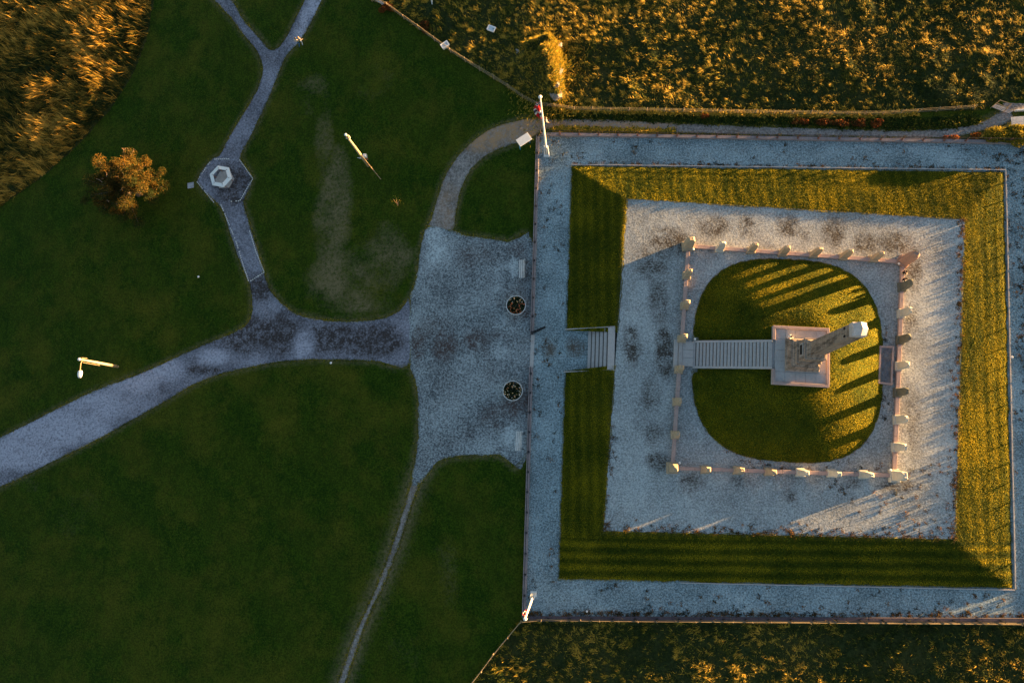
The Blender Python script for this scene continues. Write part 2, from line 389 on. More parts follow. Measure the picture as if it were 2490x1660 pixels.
field_ne = [P(860, -80)] + [P(a, b) for a, b in fence_n] + [P(2395, 266), P(2425, 248), P(2560, 236), P(2600, -80)]
fence_s = [(1130, 1682), (1145, 1661), (1172, 1626), (1202, 1586), (1235, 1546), (1267, 1508), (1316, 1503), (1365, 1504)] + [(1365 + 46 * i, 1504 + 0.35 * i + (0 if i < 12 else 0)) for i in range(1, 28)]
field_s = [P(1090, 1740)] + [P(a, b) for a, b in fence_s] + [P(2680, 1740)]
ALL_PATHS = [smooth(paving_poly, n=2), smooth(plaza_poly, n=2), smooth(narrow_poly, n=2), smooth(curve_poly, n=2)]

# stain ellipses in photo (2352 view) coordinates: x, y, rx, ry, amount
STAIN = dict(
 paving=[(600, 770, 130, 45, .9), (760, 775, 90, 35, .9), (860, 785, 75, 38, 1.0), (600, 660, 35, 35, .8), (470, 850, 40, 12, 1), (540, 420, 50, 45, .9), (530, 445, 35, 25, .8), (660, 740, 60, 30, .6)],
 paving_light=[(722, 12, 16, 30, .9), (700, 45, 12, 26, .8), (690, 85, 14, 30, .7), (672, 130, 14, 22, .6), (700, 785, 32, 28, .9), (490, 820, 38, 22, .8), (300, 880, 60, 30, .6), (120, 980, 130, 50, .8), (30, 1040, 120, 40, .7), (220, 930, 90, 40, .6), (380, 850, 50, 30, .5)],
 plaza=[(1020, 790, 30, 40, .7), (1090, 780, 25, 30, .5), (1000, 760, 45, 40, .4), (1130, 790, 35, 26, .5), (1080, 590, 40, 26, .4), (1190, 610, 30, 60, .45), (1180, 690, 40, 40, .4), (1190, 930, 45, 30, .8), (1190, 720, 30, 20, .7), (1160, 960, 60, 50, .35), (960, 790, 18, 50, .7)],
 plaza_light=[(1180, 615, 14, 30, .8), (1170, 1000, 16, 30, .6), (1000, 560, 25, 60, .4), (1145, 800, 22, 22, .6), (1180, 1010, 30, 30, .4)],
 court=[(1262, 800, 18, 22, 1), (1322, 797, 22, 22, 1), (1450, 795, 20, 45, 1.1), (1527, 810, 22, 65, 1.1), (1512, 690, 24, 60, .7), (1500, 600, 45, 45, .7), (1540, 555, 50, 35, 1), (1640, 520, 40, 25, .9), (1715, 520, 22, 28, .9), (1810, 520, 28, 30, .9), (1845, 540, 18, 18, .6), (1915, 535, 28, 34, 1), (1990, 560, 30, 25, .9), (2060, 560, 45, 26, .9), (2095, 610, 24, 60, .9), (2090, 740, 18, 40, .6), (2095, 960, 20, 90, .5), (1500, 1000, 24, 30, .7), (1495, 910, 24, 40, .6), (1510, 1060, 30, 24, .8), (1590, 1110, 30, 24, .9), (1695, 1105, 20, 14, .7), (1815, 1140, 14, 14, .8), (2060, 1115, 50, 14, .9), (1960, 1110, 22, 12, .6), (1620, 980, 8, 60, .3)])
def blobs(x, y, lst, z=0):
    r = np.zeros(np.shape(x))
    for a, b, rx, ry, k in lst:
        c = P(a * K, b * K, z); e = P((a + rx) * K, b * K, z); f = P(a * K, (b + ry) * K, z)
        sx = abs(e[0] - c[0]); sy = abs(f[1] - c[1])
        d = ((x - c[0]) / sx) ** 2 + ((y - c[1]) / sy) ** 2
        wob = .65 + .7 * fbm(x, y, 1.6, 31, 3)
        r = np.maximum(r, k * np.clip(1.35 - d * wob, 0, 1))
    return r

# ------------------------------------------------------------------ flat sheets
def sheet(name, poly, z, mat, attr_fn=None, spacing=.6, amp=.1, sm=True, step=.3, holes=()):
    if sm: poly = smooth(poly, n=3)
    poly = ragged(poly, amp, step) if amp else poly
    xs = [p[0] for p in poly]; ys = [p[1] for p in poly]
    gx, gy = np.meshgrid(np.arange(min(xs), max(xs), spacing), np.arange(min(ys), max(ys), spacing))
    gx = gx.ravel() + rng.uniform(-.15, .15, gx.size) * spacing; gy = gy.ravel() + rng.uniform(-.15, .15, gy.size) * spacing
    m = inside(gx, gy, poly) & (dist_poly(gx, gy, poly) > spacing * .35)
    pts = list(poly) + list(zip(gx[m].tolist(), gy[m].tolist()))
    n = len(poly)
    vo, eo, fo, *_ = delaunay_2d_cdt([Vector(p) for p in pts], [], [list(range(n))], 1, 1e-5)
    v = np.array([(p.x, p.y, z) for p in vo]); f = [tuple(t) for t in fo]
    fl = []; lt = []
    for t in f:
        a, b, c = (v[t[0]], v[t[1]], v[t[2]])
        if (b[0] - a[0]) * (c[1] - a[1]) - (b[1] - a[1]) * (c[0] - a[0]) < 0: t = t[::-1]
        fl.extend(t); lt.append(len(t))
    att = attr_fn(v[:, 0], v[:, 1]) if attr_fn else {}
    me = np_mesh(name, v, fl, lt, att)
    o = link(name, me, mat); tag(o, kind='structure'); return o

# ground: one sheet to the horizon, finely divided where it is seen
def build_ground():
    fx = np.arange(-92, 72, .5); fy = np.arange(-36, 74, .5)
    X = np.concatenate(([-3000, -900, -300, -140], fx, [110, 260, 900, 3000])); Y = np.concatenate(([-3000, -900, -300, -90], fy, [120, 300, 900, 3000]))
    gx, gy = np.meshgrid(X, Y); x = gx.ravel(); y = gy.ravel()
    d = np.full(x.shape, 1e9)
    for pl in ALL_PATHS: d = np.minimum(d, dist_poly(x, y, pl))
    dn = dist_poly(x, y, ALL_PATHS[2])
    wear = .85 * np.exp(-np.maximum(d - .05, 0) / .45) + .45 * np.exp(-dn / 1.6)
    wl = [(810, 640, 115, 75, .95), (885, 590, 70, 80, .85), (765, 480, 46, 150, .8), (745, 330, 26, 90, .5), (820, 700, 90, 22, .9), (740, 300, 22, 90, .3), (715, 215, 45, 50, .5), (1010, 1300, 40, 60, .3), (160, 1180, 120, 70, .22), (80, 1115, 70, 14, .4), (1030, 1330, 30, 130, .25), (930, 1500, 60, 60, .2), (1120, 1050, 80, 10, .6), (860, 190, 60, 50, .2)]
    wear = np.maximum(wear, np.clip(blobs(x, y, wl), 0, 1) * np.clip((fbm(x, y, 3.0, 5, 5) - .3) * 1.8 + .35, .12, 1.1))
    nx, ny = len(X), len(Y)
    i = np.arange(nx * ny).reshape(ny, nx); q = np.stack([i[:-1, :-1], i[:-1, 1:], i[1:, 1:], i[1:, :-1]], -1).reshape(-1, 4)
    me = np_mesh('ground', np.stack([x, y, np.zeros_like(x)], 1), q, np.full(len(q), 4), dict(wear=np.clip(wear, 0, 1)))
    tag(link('ground', me, M['lawn']), kind='structure')
build_ground()

def att_path(key, z=0):
    def f(x, y):
        s = blobs(x, y, STAIN[key], z)
        if key + '_light' in STAIN: s = s - 1.3 * blobs(x, y, STAIN[key + '_light'], z)
        s = s + .9 * (fbm(x, y, 2.6, 9, 4) - .5)
        return dict(stain=np.clip(s * 1.25, -1, 1), edge=np.zeros_like(x))
    return f
sheet('main_path', paving_poly, .012, M['path'], att_path('paving'), amp=.10)
sheet('plaza', plaza_poly, .016, M['plaza'], att_path('plaza'), amp=.16)
sheet('footpath', narrow_poly, .008, M['track'], lambda x, y: dict(stain=.3 * fbm(x, y, 3, 2), edge=0 * x), amp=.14)
sheet('gravel_path', curve_poly, .008, M['track'], lambda x, y: dict(stain=np.clip(blobs(x, y, [(1180, 296, 110, 26, 1.3), (1110, 325, 50, 24, 1), (1380, 292, 190, 16, 1.1), (1030, 480, 30, 60, .3)]) + .3 * (fbm(x, y, 4, 2) - .5), 0, 1), edge=0 * x), amp=.14)  # orange blobs: track dirt, with the low sunlight near the flagpole painted in

# ------------------------------------------------------------------ the walled enclosure
W = {'tl': P(1308, 330), 'bl': P(1274, 1500), 'tr': (54.2, 37.3), 'br': (53.0, -19.6)}
W['tr'] = (53.9, P(2480, 350)[1] - .1); W['br'] = (52.6, P(2480, 1504)[1])
ZC = 1.35                                           # court level
gO = [P(1387, 402, 0), P(2443, 415, 0), P(2466, 1432, 0), P(1356, 1410, 0)]         # bank foot: tl, tr, br, bl
gI = [P(1524, 483, ZC), P(2347, 533, ZC), P(2324, 1311, ZC), P(1467, 1291, ZC)]     # bank crest
stY = (P(1380, 803, 0)[1], P(1372, 902, 0)[1])      # y of the gap for the steps
def outer_att(x, y):
    e = np.exp(-dist_poly(x, y, [W['tl'], W['tr'], W['br'], W['bl']]) / 1.6) * .35
    e = e + .3 * np.clip((x - 45) / 6, 0, 1) + .22 * np.clip((-y - 14) / 6, 0, 1) * np.clip((x - 5) / 30, .3, 1)
    return dict(stain=blobs(x, y, STAIN['court'][:2]) + 0 * x, edge=e)
sheet('outer_gravel', [W['tl'], W['tr'], W['br'], W['bl']], .02, M['gravel'], outer_att, spacing=.7, amp=0, sm=False)

def lerp(a, b, t): return (a[0] + (b[0] - a[0]) * t, a[1] + (b[1] - a[1]) * t)
def bank():
    # four sloping sides; the west side is split by the steps
    verts = []; quads = []; wear = []
    NV = 12
    def side(a, b, ia, ib, t0=0., t1=1., n=110):
        base = len(verts)
        for i in range(n + 1):
            t = t0 + (t1 - t0) * i / n
            o = lerp(a, b, t); c = lerp(ia, ib, t)
            L = math.hypot(c[0] - o[0], c[1] - o[1]); nx, ny = (c[0] - o[0]) / L, (c[1] - o[1]) / L
            j0 = (float(fbm(np.array([o[0]]), np.array([o[1]]), .8, 3, 3)[0]) - .5) * .30
            j1 = (float(fbm(np.array([c[0]]), np.array([c[1]]), .7, 8, 4)[0]) - .5) * .55
            if 0 < i < n or True:
                o = (o[0] + nx * j0, o[1] + ny * j0); c = (c[0] + nx * (j1 + .12), c[1] + ny * (j1 + .12))
            for k in range(NV + 1):
                s = k / NV; q = lerp(o, c, s)
                h = ZC * (.8 * s + .2 * math.sin(s * math.pi / 2))
                h = max(h, 0) + .05 * math.sin(math.pi * s)
                z = .01 + h + .012
                if k == 0: z = -.05
                if k == 1: z = max(z, .12)
                verts.append((q[0], q[1], z)); wear.append(.75 if k in (0,) else (.7 if k == NV else (.25 if k == NV - 1 else 0)))
        for i in range(n):
            for k in range(NV):
                a0 = base + i * (NV + 1) + k
                quads.append((a0, a0 + NV + 1, a0 + NV + 2, a0 + 1))
    side(gO[0], gO[1], gI[0], gI[1]); side(gO[1], gO[2], gI[1], gI[2]); side(gO[2], gO[3], gI[2], gI[3])
    def tw(yv): return (yv - gO[3][1]) / (gO[0][1] - gO[3][1])
    side(gO[3], gO[0], gI[3], gI[0], 0, tw(stY[1]), 60); side(gO[3], gO[0], gI[3], gI[0], tw(stY[0]), 1, 60)
    me = np_mesh('grass_bank', verts, quads, [4] * len(quads), dict(wear=wear), True)
    tag(link('grass_bank', me, M['bank']), kind='structure')
    return np.array(verts), np.array(quads)
bankV, bankQ = bank()

# court: gravel top with a short earth side, leaving the steps notch on the west
def court():
    a, b, c, d = gI
    def tw(yv): return lerp(d, a, (yv - d[1]) / (a[1] - d[1]))
    p0, p1 = tw(stY[1]), tw(stY[0])
    poly = [d, p0, p1, a, b, c]
    def att(x, y):
        e = np.exp(-dist_poly(x, y, [b, c]) / .9) * .5 + np.exp(-dist_poly(x, y, [c, d], False) / .8) * .55
        return dict(stain=np.clip(blobs(x, y, STAIN['court'][2:], ZC), 0, 1), edge=e)
    sheet('court_gravel', poly, ZC + .012, M['court'], att, spacing=.5, amp=0, sm=False)
court()

# entrance steps
t = empty('entrance_steps', (0, 0, 0), 0, 'low flight of grey granite steps through the dark grass bank behind the gate', 'steps')
xs_ = [P(1430 + 11.5 * i, 850, .15 * i)[0] for i in range(7)]
x0 = P(1432, 850, 0)[0]; x1 = P(1490, 850, ZC)[0]; N_ = 6
for i in range(N_):
    xa = x0 + (x1 - x0) * i / N_; xb = x1 + .34 if i == N_ - 1 else x0 + (x1 - x0) * (i + 1) / N_ + .06
    mb = MB()
    sk = -.045                      # the flight is a little out of square with the wall
    zt = ZC * (i + 1) / N_ + (.02 if i == N_ - 1 else 0)
    ya, yb = stY[1] - .02, stY[0] + .02
    mb.prism([(xa + sk * 5, ya), (xb + sk * 5, ya), (xb, yb), (xa, yb)], zt - .17 - (0 if i else .02), zt)
    st_ = mb.build('step', M['granite_pale'], t, bevel=.018)
    if i < N_ - 1:
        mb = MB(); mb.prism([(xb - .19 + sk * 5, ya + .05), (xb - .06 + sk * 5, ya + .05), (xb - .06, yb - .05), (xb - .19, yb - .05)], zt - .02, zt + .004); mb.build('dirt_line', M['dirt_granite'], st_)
for yv, nm in ((stY[0] + .10, 0), (stY[1] - .10, 1)):
    mb = MB(); xe = P(1374 if nm == 0 else 1370, 850, .2)[0]
    mb.add([(xe, yv - .06, 0), (x1 + .3, yv - .06, 0), (x1 + .3, yv + .06, 0), (xe, yv + .06, 0), (xe, yv - .06, .14), (x1 + .3, yv - .06, ZC + .05), (x1 + .3, yv + .06, ZC + .10), (xe, yv + .06, .14)],
           [(3, 2, 1, 0), (4, 5, 6, 7), (0, 1, 5, 4), (1, 2, 6, 5), (2, 3, 7, 6), (3, 0, 4, 7)])
    mb.build('side_kerb', M['granite_pale'], t, bevel=.015)

# thin pale edging slabs at the foot of the bank
def edging(a, b, name, label):
    mb = MB(); L = math.dist(a, b); n = int(L / 1.6); dx, dy = (b[0] - a[0]) / L, (b[1] - a[1]) / L
    for i in range(n):
        s = i * L / n; q = (a[0] + dx * (s + L / n / 2), a[1] + dy * (s + L / n / 2))
        ang = math.atan2(dy, dx) + random.uniform(-.006, .006)
        mb.box((0, 0, .07), (L / n - .03, .10, .15), Matrix.Translation((q[0], q[1], random.uniform(-.02, .01))) @ Matrix.Rotation(ang, 4, 'Z'))
    o = mb.build(name, M['granite_pale'], bevel=.01); tag(o, label, 'edging')
edging((gO[0][0] + .1, gO[0][1] + .05), (gO[1][0] + .05, gO[1][1] + .05), 'stone_edging', 'thin pale stone edging along the top foot of the sunlit grass bank')
edging((gO[1][0] + .06, gO[1][1]), (gO[2][0] + .06, gO[2][1]), 'stone_edging', 'thin pale stone edging along the right foot of the yellow grass bank')
edging((gO[2][0], gO[2][1] - .06), lerp(gO[2], gO[3], .72), 'stone_edging', 'thin pale stone edging along the bottom foot of the striped grass bank')

# ------------------------------------------------------------------ mound
MC = ((P(1681, 860, ZC)[0] + P(2147, 850, ZC)[0]) / 2, (P(1915, 628, ZC)[1] + P(1910, 1125, ZC)[1]) / 2)
MA = (P(2147, 850, ZC)[0] - P(1681, 860, ZC)[0]) / 2; MBb = (P(1915, 628, ZC)[1] - P(1910, 1125, ZC)[1]) / 2
ZP = 4.6
ROT = R(-4.0)
pq = [P(1883, 793, ZP), P(2017, 799, ZP), P(2013, 942, ZP), P(1873, 933, ZP)]
pc = (sum(p[0] for p in pq) / 4, sum(p[1] for p in pq) / 4)
PW = (math.dist(pq[0], pq[1]) + math.dist(pq[2], pq[3])) / 2; PH = (math.dist(pq[1], pq[2]) + math.dist(pq[0], pq[3])) / 2
sy_top = P(1880, 831, ZP); sy_bot = P(1878, 892, ZP)
c_, s_ = math.cos(-ROT), math.sin(-ROT)
def loc_p(p): dx, dy = p[0] - pc[0], p[1] - pc[1]; return (dx * c_ - dy * s_, dx * s_ + dy * c_)
ly1 = loc_p(sy_top)[1]; ly0 = loc_p(sy_bot)[1]
XL = loc_p(P(1686, 862, ZC + .15))[0]
def mound_r(x, y):
    c, s = math.cos(-ROT), math.sin(-ROT)
    dx, dy = x - MC[0], y - MC[1]
    u = (dx * c - dy * s) / MA; v = (dx * s + dy * c) / MBb
    return (np.abs(u) ** 2.9 + np.abs(v) ** 2.9) ** (1 / 2.9)
def mound_h(x, y):
    r = mound_r(x, y)
    t = np.clip((1 - r) / .64, 0, 1)
    h = (ZP - ZC - .32) * (.25 * np.sin(t * math.pi / 2) + .75 * t - .06 * np.clip((t - .85) / .15, 0, 1) ** 2 * .5)
    c, s = math.cos(-ROT), math.sin(-ROT)
    u = (x - pc[0]) * c - (y - pc[1]) * s; v = (x - pc[0]) * s + (y - pc[1]) * c
    xR = -PW / 2 - .045; xL = XL
    line = (ZP - ZC) * (u - xL) / (xR - xL) - .22
    near = np.clip((2.6 - np.abs(v - (ly0 + ly1) / 2)) / .7, 0, 1) * (u < xR + .3)
    h = np.where(near > 0, h * (1 - near) + np.minimum(h, np.maximum(line, -.02)) * near, h)
    return ZC + h
def mound():
    nr, na = 60, 260; vs = []; 
    for k in range(nr + 1):
        r = (k / nr) ** .8
        for i in range(na):
            a = 2 * math.pi * i / na
            ca, sa = math.cos(a), math.sin(a)
            q = (abs(ca) ** 2.9 + abs(sa) ** 2.9) ** (-1 / 2.9)
            rr = r * q * (1 + (.006 * math.sin(37 * a) + .005 * math.sin(61 * a + 1)) * (r > .9))
            u, v = rr * ca * MA, rr * sa * MBb
            c, s = math.cos(ROT), math.sin(ROT)
            vs.append((MC[0] + u * c - v * s, MC[1] + u * s + v * c))
    v = np.array(vs); r = mound_r(v[:, 0], v[:, 1]); h = np.minimum(mound_h(v[:, 0], v[:, 1]), ZP - .12)
    h += .05 * (fbm(v[:, 0], v[:, 1], 3, 4) - .5) + .02 * (fbm(v[:, 0], v[:, 1], .5, 14) - .5)
    stair = (v[:, 0] < MC[0]) & (np.abs(v[:, 1] - (MC[1] + .9)) < 1.6)
    h[-na:] = ZC - .05
    q = []
    for k in range(nr):
        for i in range(na): q.append((k * na + i, (k + 1) * na + i, (k + 1) * na + (i + 1) % na, k * na + (i + 1) % na))
    wear = np.clip((r - .975) * 40, 0, .8)
    me = np_mesh('mound', np.column_stack([v, h]), q, [4] * len(q), dict(wear=wear), True)
    tag(link('mound', me, M['mound']), kind='structure')
mound()

# ------------------------------------------------------------------ stairs and platform
t = empty('obelisk_platform', (pc[0], pc[1], 0), ROT, 'square pink granite platform with raised rim carrying the obelisk on the mound', 'platform')
mb = MB(); mb.box((0, 0, (ZP + ZC) / 2 - .1), (PW, PH, ZP - ZC - .2 + .2)); mb.build('retaining_wall', M['granite_pale'], t)
mb = MB(); nx_, ny_ = 5, 5
for i in range(nx_):
    for j in range(ny_):
        a = (PW - .5) / nx_; b = (PH - .5) / ny_
        mb.box((-PW / 2 + .25 + a * (i + .5), -PH / 2 + .25 + b * (j + .5), ZP + .03), (a - .025, b - .025, .07))
mb.build('paving_slabs', M['granite_pale'], t, bevel=.006)
def rim(x0, y0, x1, y1):
    mb = MB(); mb.box(((x0 + x1) / 2, (y0 + y1) / 2, ZP + .10), (x1 - x0, y1 - y0, .32)); mb.build('rim', M['granite_pink'], t, bevel=.02)
rim(-PW / 2, PH / 2 - .28, PW / 2 - .003, PH / 2 + .03); rim(-PW / 2, -PH / 2 - .03, PW / 2 - .003, -PH / 2 + .28)
rim(PW / 2 - .26, -PH / 2 + .283, PW / 2 + .04, PH / 2 - .283)
rim(-PW / 2 - .04, ly1 + .22, -PW / 2 + .26, PH / 2 - .283); rim(-PW / 2 - .04, -PH / 2 + .283, -PW / 2 + .26, ly0 - .22)

t = empty('staircase', (pc[0], pc[1], 0), ROT, 'long straight flight of grey granite steps climbing the mound to the obelisk', 'staircase')
NS = 22; xL = loc_p(P(1686, 862, ZC + .15))[0]; xR = -PW / 2 - .045
for i in range(NS):
    xa = xL + (xR - xL) * i / NS; xb = xL + (xR - xL) * (i + 1) / NS
    zt = ZC + (ZP + .05 - ZC) * (i + 1) / NS
    dr = .12 * (1 - i / NS)
    mb = MB(); mb.box(((xa + xb) / 2 + .02 - (.03 if i else 0), (ly0 + ly1) / 2 + random.uniform(-.004, .004), zt - .16), (xb - xa + .07, ly1 - ly0, .32))
    st_ = mb.build('step', M['granite_pale'], t, bevel=.02)
    if i < NS - 1:
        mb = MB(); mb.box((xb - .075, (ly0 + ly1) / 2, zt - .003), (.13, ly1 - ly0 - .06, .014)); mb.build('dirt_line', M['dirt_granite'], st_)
for yv in (ly1 + .09, ly0 - .09):
    mb = MB(); za, zb = ZC + .12, ZP + .17
    a, b = yv - .12, yv + .12
    mb.add([(xL - .05, a, ZC - .1), (xR, a, ZC + .2), (xR, b, ZC + .2), (xL - .05, b, ZC - .1), (xL - .05, a, za), (xR, a, zb), (xR, b, zb), (xL - .05, b, za)],
           [(3, 2, 1, 0), (4, 5, 6, 7), (0, 1, 5, 4), (1, 2, 6, 5), (2, 3, 7, 6), (3, 0, 4, 7)])
    mb.build('side_wall', M['granite_pale'], t, bevel=.015)
# landing at the foot of the stairs
t = empty('stone_landing', (pc[0], pc[1], 0), ROT, 'pale slab landing in the kerb gap at the foot of the long stairs', 'landing')
xA = loc_p(P(1638, 862, ZC + .1))[0]
mb = MB(); mb.box((xA + .25, (ly0 + ly1) / 2, ZC + .09), (.5, ly1 - ly0 + .5, .2)); mb.build('outer_step', M['granite_pale'], t, bevel=.03)
mb = MB(); mb.box((xA + .73, (ly0 + ly1) / 2, ZC + .15), (.42, ly1 - ly0 + .1, .34)); mb.build('upper_step', M['granite_step'], t, bevel=.03)
mb = MB()
for k in range(3):
    hh = (ly1 - ly0 + .1) / 3; mb.box(((xA + .95 + xL - .02) / 2, ly0 - .05 + hh * (k + .5), ZC + .12), (xL - .02 - xA - .95, hh - .02, .25))
mb.build('landing_slabs', M['granite_pale'], t, bevel=.02)

# ------------------------------------------------------------------ obelisk
ob_c = [P(1910, 822, ZP + .1), P(1909, 903, ZP + .1), P(1991, 905, ZP + .1)]
wO = (math.dist(ob_c[0], ob_c[1]) + math.dist(ob_c[1], ob_c[2])) / 2
oc = ((ob_c[0][0] + ob_c[2][0]) / 2, (ob_c[0][1] + ob_c[2][1]) / 2)
t = empty('obelisk', (oc[0], oc[1], ZP + .065), ROT, 'tall square granite obelisk with a pale pointed cap on the mound platform', 'obelisk')
HOB = 16.8
mb = MB()
def sq(w0, z0, w1, z1): mb.box((0, 0, (z0 + z1) / 2), (w0, w0, z1 - z0), top=(w1, w1))
w0 = wO
sq(w0, 0, w0 - .12, .35); sq(w0 - .22, .35, w0 - .62, 1.35); sq(w0 - .80, 1.35, w0 - 1.0, 1.55)
sq(w0 - 1.14, 1.55, w0 - 1.2, 2.35); sq(w0 - 1.04, 2.35, w0 - 1.06, 2.55)
mb.build('stepped_base', M['masonry'], t, bevel=.03)
mb = MB(); ww = w0 - 1.35
sq(ww, 2.55, ww - .12, 4.4); sq(ww + .0, 4.4, ww - .04, 4.6); sq(ww - .34, 4.6, ww - .72, 5.2)
pd = mb.build('pedestal', M['masonry'], t, bevel=.03)
mb = MB(); sq(ww - .80, 5.2, 1.14, 15.35); mb.build('shaft', M['masonry'], t, bevel=.05)
mb = MB(); sq(1.19, 15.35, 1.16, 16.1); mb.build('cap_block', M['cap'], t, bevel=.05)
mb = MB()
zz = 16.1; hw = .60
c8 = []
for k in range(8):
    a = math.pi / 4 * k; q = 1.0 if k % 2 == 0 else 1.38
    c8.append((hw * q * math.cos(a), hw * q * math.sin(a), zz))
m8 = [(x_ * (.86 if k % 2 else 1.0), y_ * (.86 if k % 2 else 1.0), zz + (.06 if k % 2 else .30)) for k, (x_, y_, _) in enumerate(c8)]
rg = [c8, m8, [(x_ * .02, y_ * .02, zz + .72) for x_, y_, _ in c8]]
mb.rings(rg); mb.build('cap_point', M['cap'], t)
mb = MB(); mb.box((-ww / 2 - .0, 0, 3.60), (.10, 1.35, 1.1)); fr = mb.build('door_frame', M['granite_step'], t, bevel=.02)
mb = MB(); mb.box((-ww / 2 - .03, 0, 3.60), (.10, 1.0, .66)); mb.build('doorway', M['dark_hole'], fr)
mb = MB()
for s in (-.34, .34):
    mb = MB(); mb.box((-.60, s, 14.3), (.10, .16, .34)); mb.build('vent', M['dark_hole'], t)

# ------------------------------------------------------------------ ring of 29 standing stones and the low kerb wall
Z0 = ZC + .012
top = [(1672, 600), (1748, 607), (1824, 611), (1901, 617), (1976, 621), (2048, 626), (2122, 631), (2194, 638)]
rgt = [(2191, 700), (2189, 764), (2186, 828), (2182, 891), (2180, 955), (2179, 1021), (2176, 1087), (2172, 1156)]
bot = [(1634, 1137), (1713, 1141), (1792, 1143), (1868, 1146), (1944, 1148), (2020, 1150), (2096, 1153)]
lef = [(1669, 672), (1664, 745), (1657, 825), (1650, 899), (1645, 977), (1641, 1057)]
# kerb wall between the stones
def wallrun(name, pts, w, h, z, mat, label, cat='kerb wall', group=None):
    t = empty(name, (pts[0][0], pts[0][1], z), 0, label, cat, group)
    for (a, b) in zip(pts[:-1], pts[1:]):
        L = math.dist(a, b); ang = math.atan2(b[1] - a[1], b[0] - a[0])
        mb = MB(); k = max(1, round(L / 1.9))
        for i in range(k):
            mb.box((L * (i + .5) / k, 0, h * .42), (L / k - .012, w * .86, h * .84)); mb.box((L * (i + .5) / k, 0, h * .9), (L / k - .02, w, h * .2))
        mb.build('coping_run', mat, t, bevel=.015, loc=(a[0] - pts[0][0], a[1] - pts[0][1], 0), rz=ang)
    return t
cor = lambda l: [P(a, b, Z0) for a, b in l]
wallrun('kerb_wall', cor([(1684, 601), (2186, 638)]), .42, .42, Z0, M['granite_pink'], 'low pink granite kerb along the top row of standing stones')
wallrun('kerb_wall', cor([(2192, 650), (2172, 1146)]), .42, .42, Z0, M['granite_pink'], 'low pink granite kerb along the right row of standing stones')
wallrun('kerb_wall', cor([(1646, 1138), (2162, 1155)]), .42, .42, Z0, M['granite_pink'], 'low pink granite kerb along the bottom row of standing stones')
wallrun('kerb_wall', cor([(1672, 612), (1658, 818)]), .42, .42, Z0, M['granite_pink'], 'low pink granite kerb of the left row above the landing')
wallrun('kerb_wall', cor([(1650, 908), (1635, 1126)]), .42, .42, Z0, M['granite_pink'], 'low pink granite kerb of the left row below the landing')

def stone(p, face, w, th, h, mat, label, lean=0, point=0.0, plinth=(1.0, .9)):
    # face: direction (radians) the broad face looks towards
    h *= .95; w *= .85
    x, y = P(p[0], p[1], Z0)
    t = empty('standing_stone', (x, y, Z0), face, label, 'standing stone', 'ring of granite standing stones round the mound')
    mb = MB(); mb.box((0, 0, .26), (plinth[1], plinth[0], .56), top=(plinth[1] - .08, plinth[0] - .08)); mb.build('plinth', mat, t, bevel=.03, jit=.012)
    mb = MB(); rg = []
    rs = random.Random(int(p[0] * 7 + p[1]))
    prof = [(0, 1.0, 1.0), (.45, .93, .9), (.84, .82, .78), (.95, .62, .6), (1.0, .34, .4)]
    sh = rs.uniform(-.08, .08) + point
    for f, a, b in prof:
        ring = []
        for k, (ux, uy) in enumerate([(-1, -.92), (-.8, -1), (.8, -1), (1, -.92), (1, .92), (.8, 1), (-.8, 1), (-1, .92)]):
            ring.append((ux * th / 2 * b + rs.uniform(-.012, .012), uy * w / 2 * a + sh * f * (f > .6) + rs.uniform(-.02, .02), .53 + f * (h - .53) + (rs.uniform(-.06, .06) if f > .9 else 0)))
        rg.append(ring)
    mb.rings(rg); mb.build('slab', mat, t, bevel=0)
    return t
ordw = ['first', 'second', 'third', 'fourth', 'fifth', 'sixth', 'seventh', 'eighth']
cw = {2: 'second', 3: 'third', 4: 'fourth', 5: 'fifth', 6: 'sixth', 7: 'seventh'}
for i, p in enumerate(top):
    if i == 0: lab = 'large tan standing stone at the top left corner of the ring'; stone(p, R(-86), 1.25, .75, 3.35, M['menhir_tan'], lab, plinth=(1.35, 1.1))
    elif i == 7: lab = 'tallest reddish standing stone at the top right corner of the ring'; stone(p, R(-130), 1.25, .8, 3.7, M['menhir_red'], lab, plinth=(1.35, 1.1))
    else: stone(p, R(-93), .95 + .05 * (i % 2), .5, 2.95 + .05 * (i % 3), M['menhir'] if i == 1 else M['menhir_tan'], '%s standing stone from the left in the top row of the ring' % cw[i + 1] + (', greenish' if i == 1 else ''), plinth=(1.0, .75))
rm = ['menhir_dark', 'menhir', 'menhir_dark', 'menhir', 'menhir_dark', 'menhir', 'menhir']
rl = ['grey standing stone beside the two seated people on the right row', 'pale standing stone just below the grey one by the seated people', 'dark green grey standing stone above the framed slate bed',
      'pale standing stone right beside the middle of the framed slate bed', 'dark green grey standing stone just below the framed slate bed', 'pale standing stone second up from the bottom right corner stone, right row', 'pale standing stone directly above the bottom right corner stone']
rl[5] = 'pale standing stone next below the lower dark one in the right row'
rl[6] = 'pale standing stone directly above the bottom right corner stone'
for i, p in enumerate(rgt[:7]): stone(p, R(177), .98, .5, 2.9, M[rm[i]], rl[i], plinth=(1.05, .8))
stone(rgt[7], R(180), 1.25, .75, 3.2, M['menhir'], 'large pale standing stone at the bottom right corner of the ring', plinth=(1.4, 1.1))
stone(bot[0], R(180), 1.1, .8, 3.3, M['menhir_tan'], 'large squat standing stone at the bottom left corner of the ring', plinth=(1.3, 1.25))
for i, p in enumerate(bot[1:]): stone(p, R(180), .78, .7, 2.95 + .05 * (i % 2), M['menhir'] if i > 2 else M['menhir_tan'], '%s standing stone from the left in the bottom row of the ring' % cw[i + 2], plinth=(.95, .95))
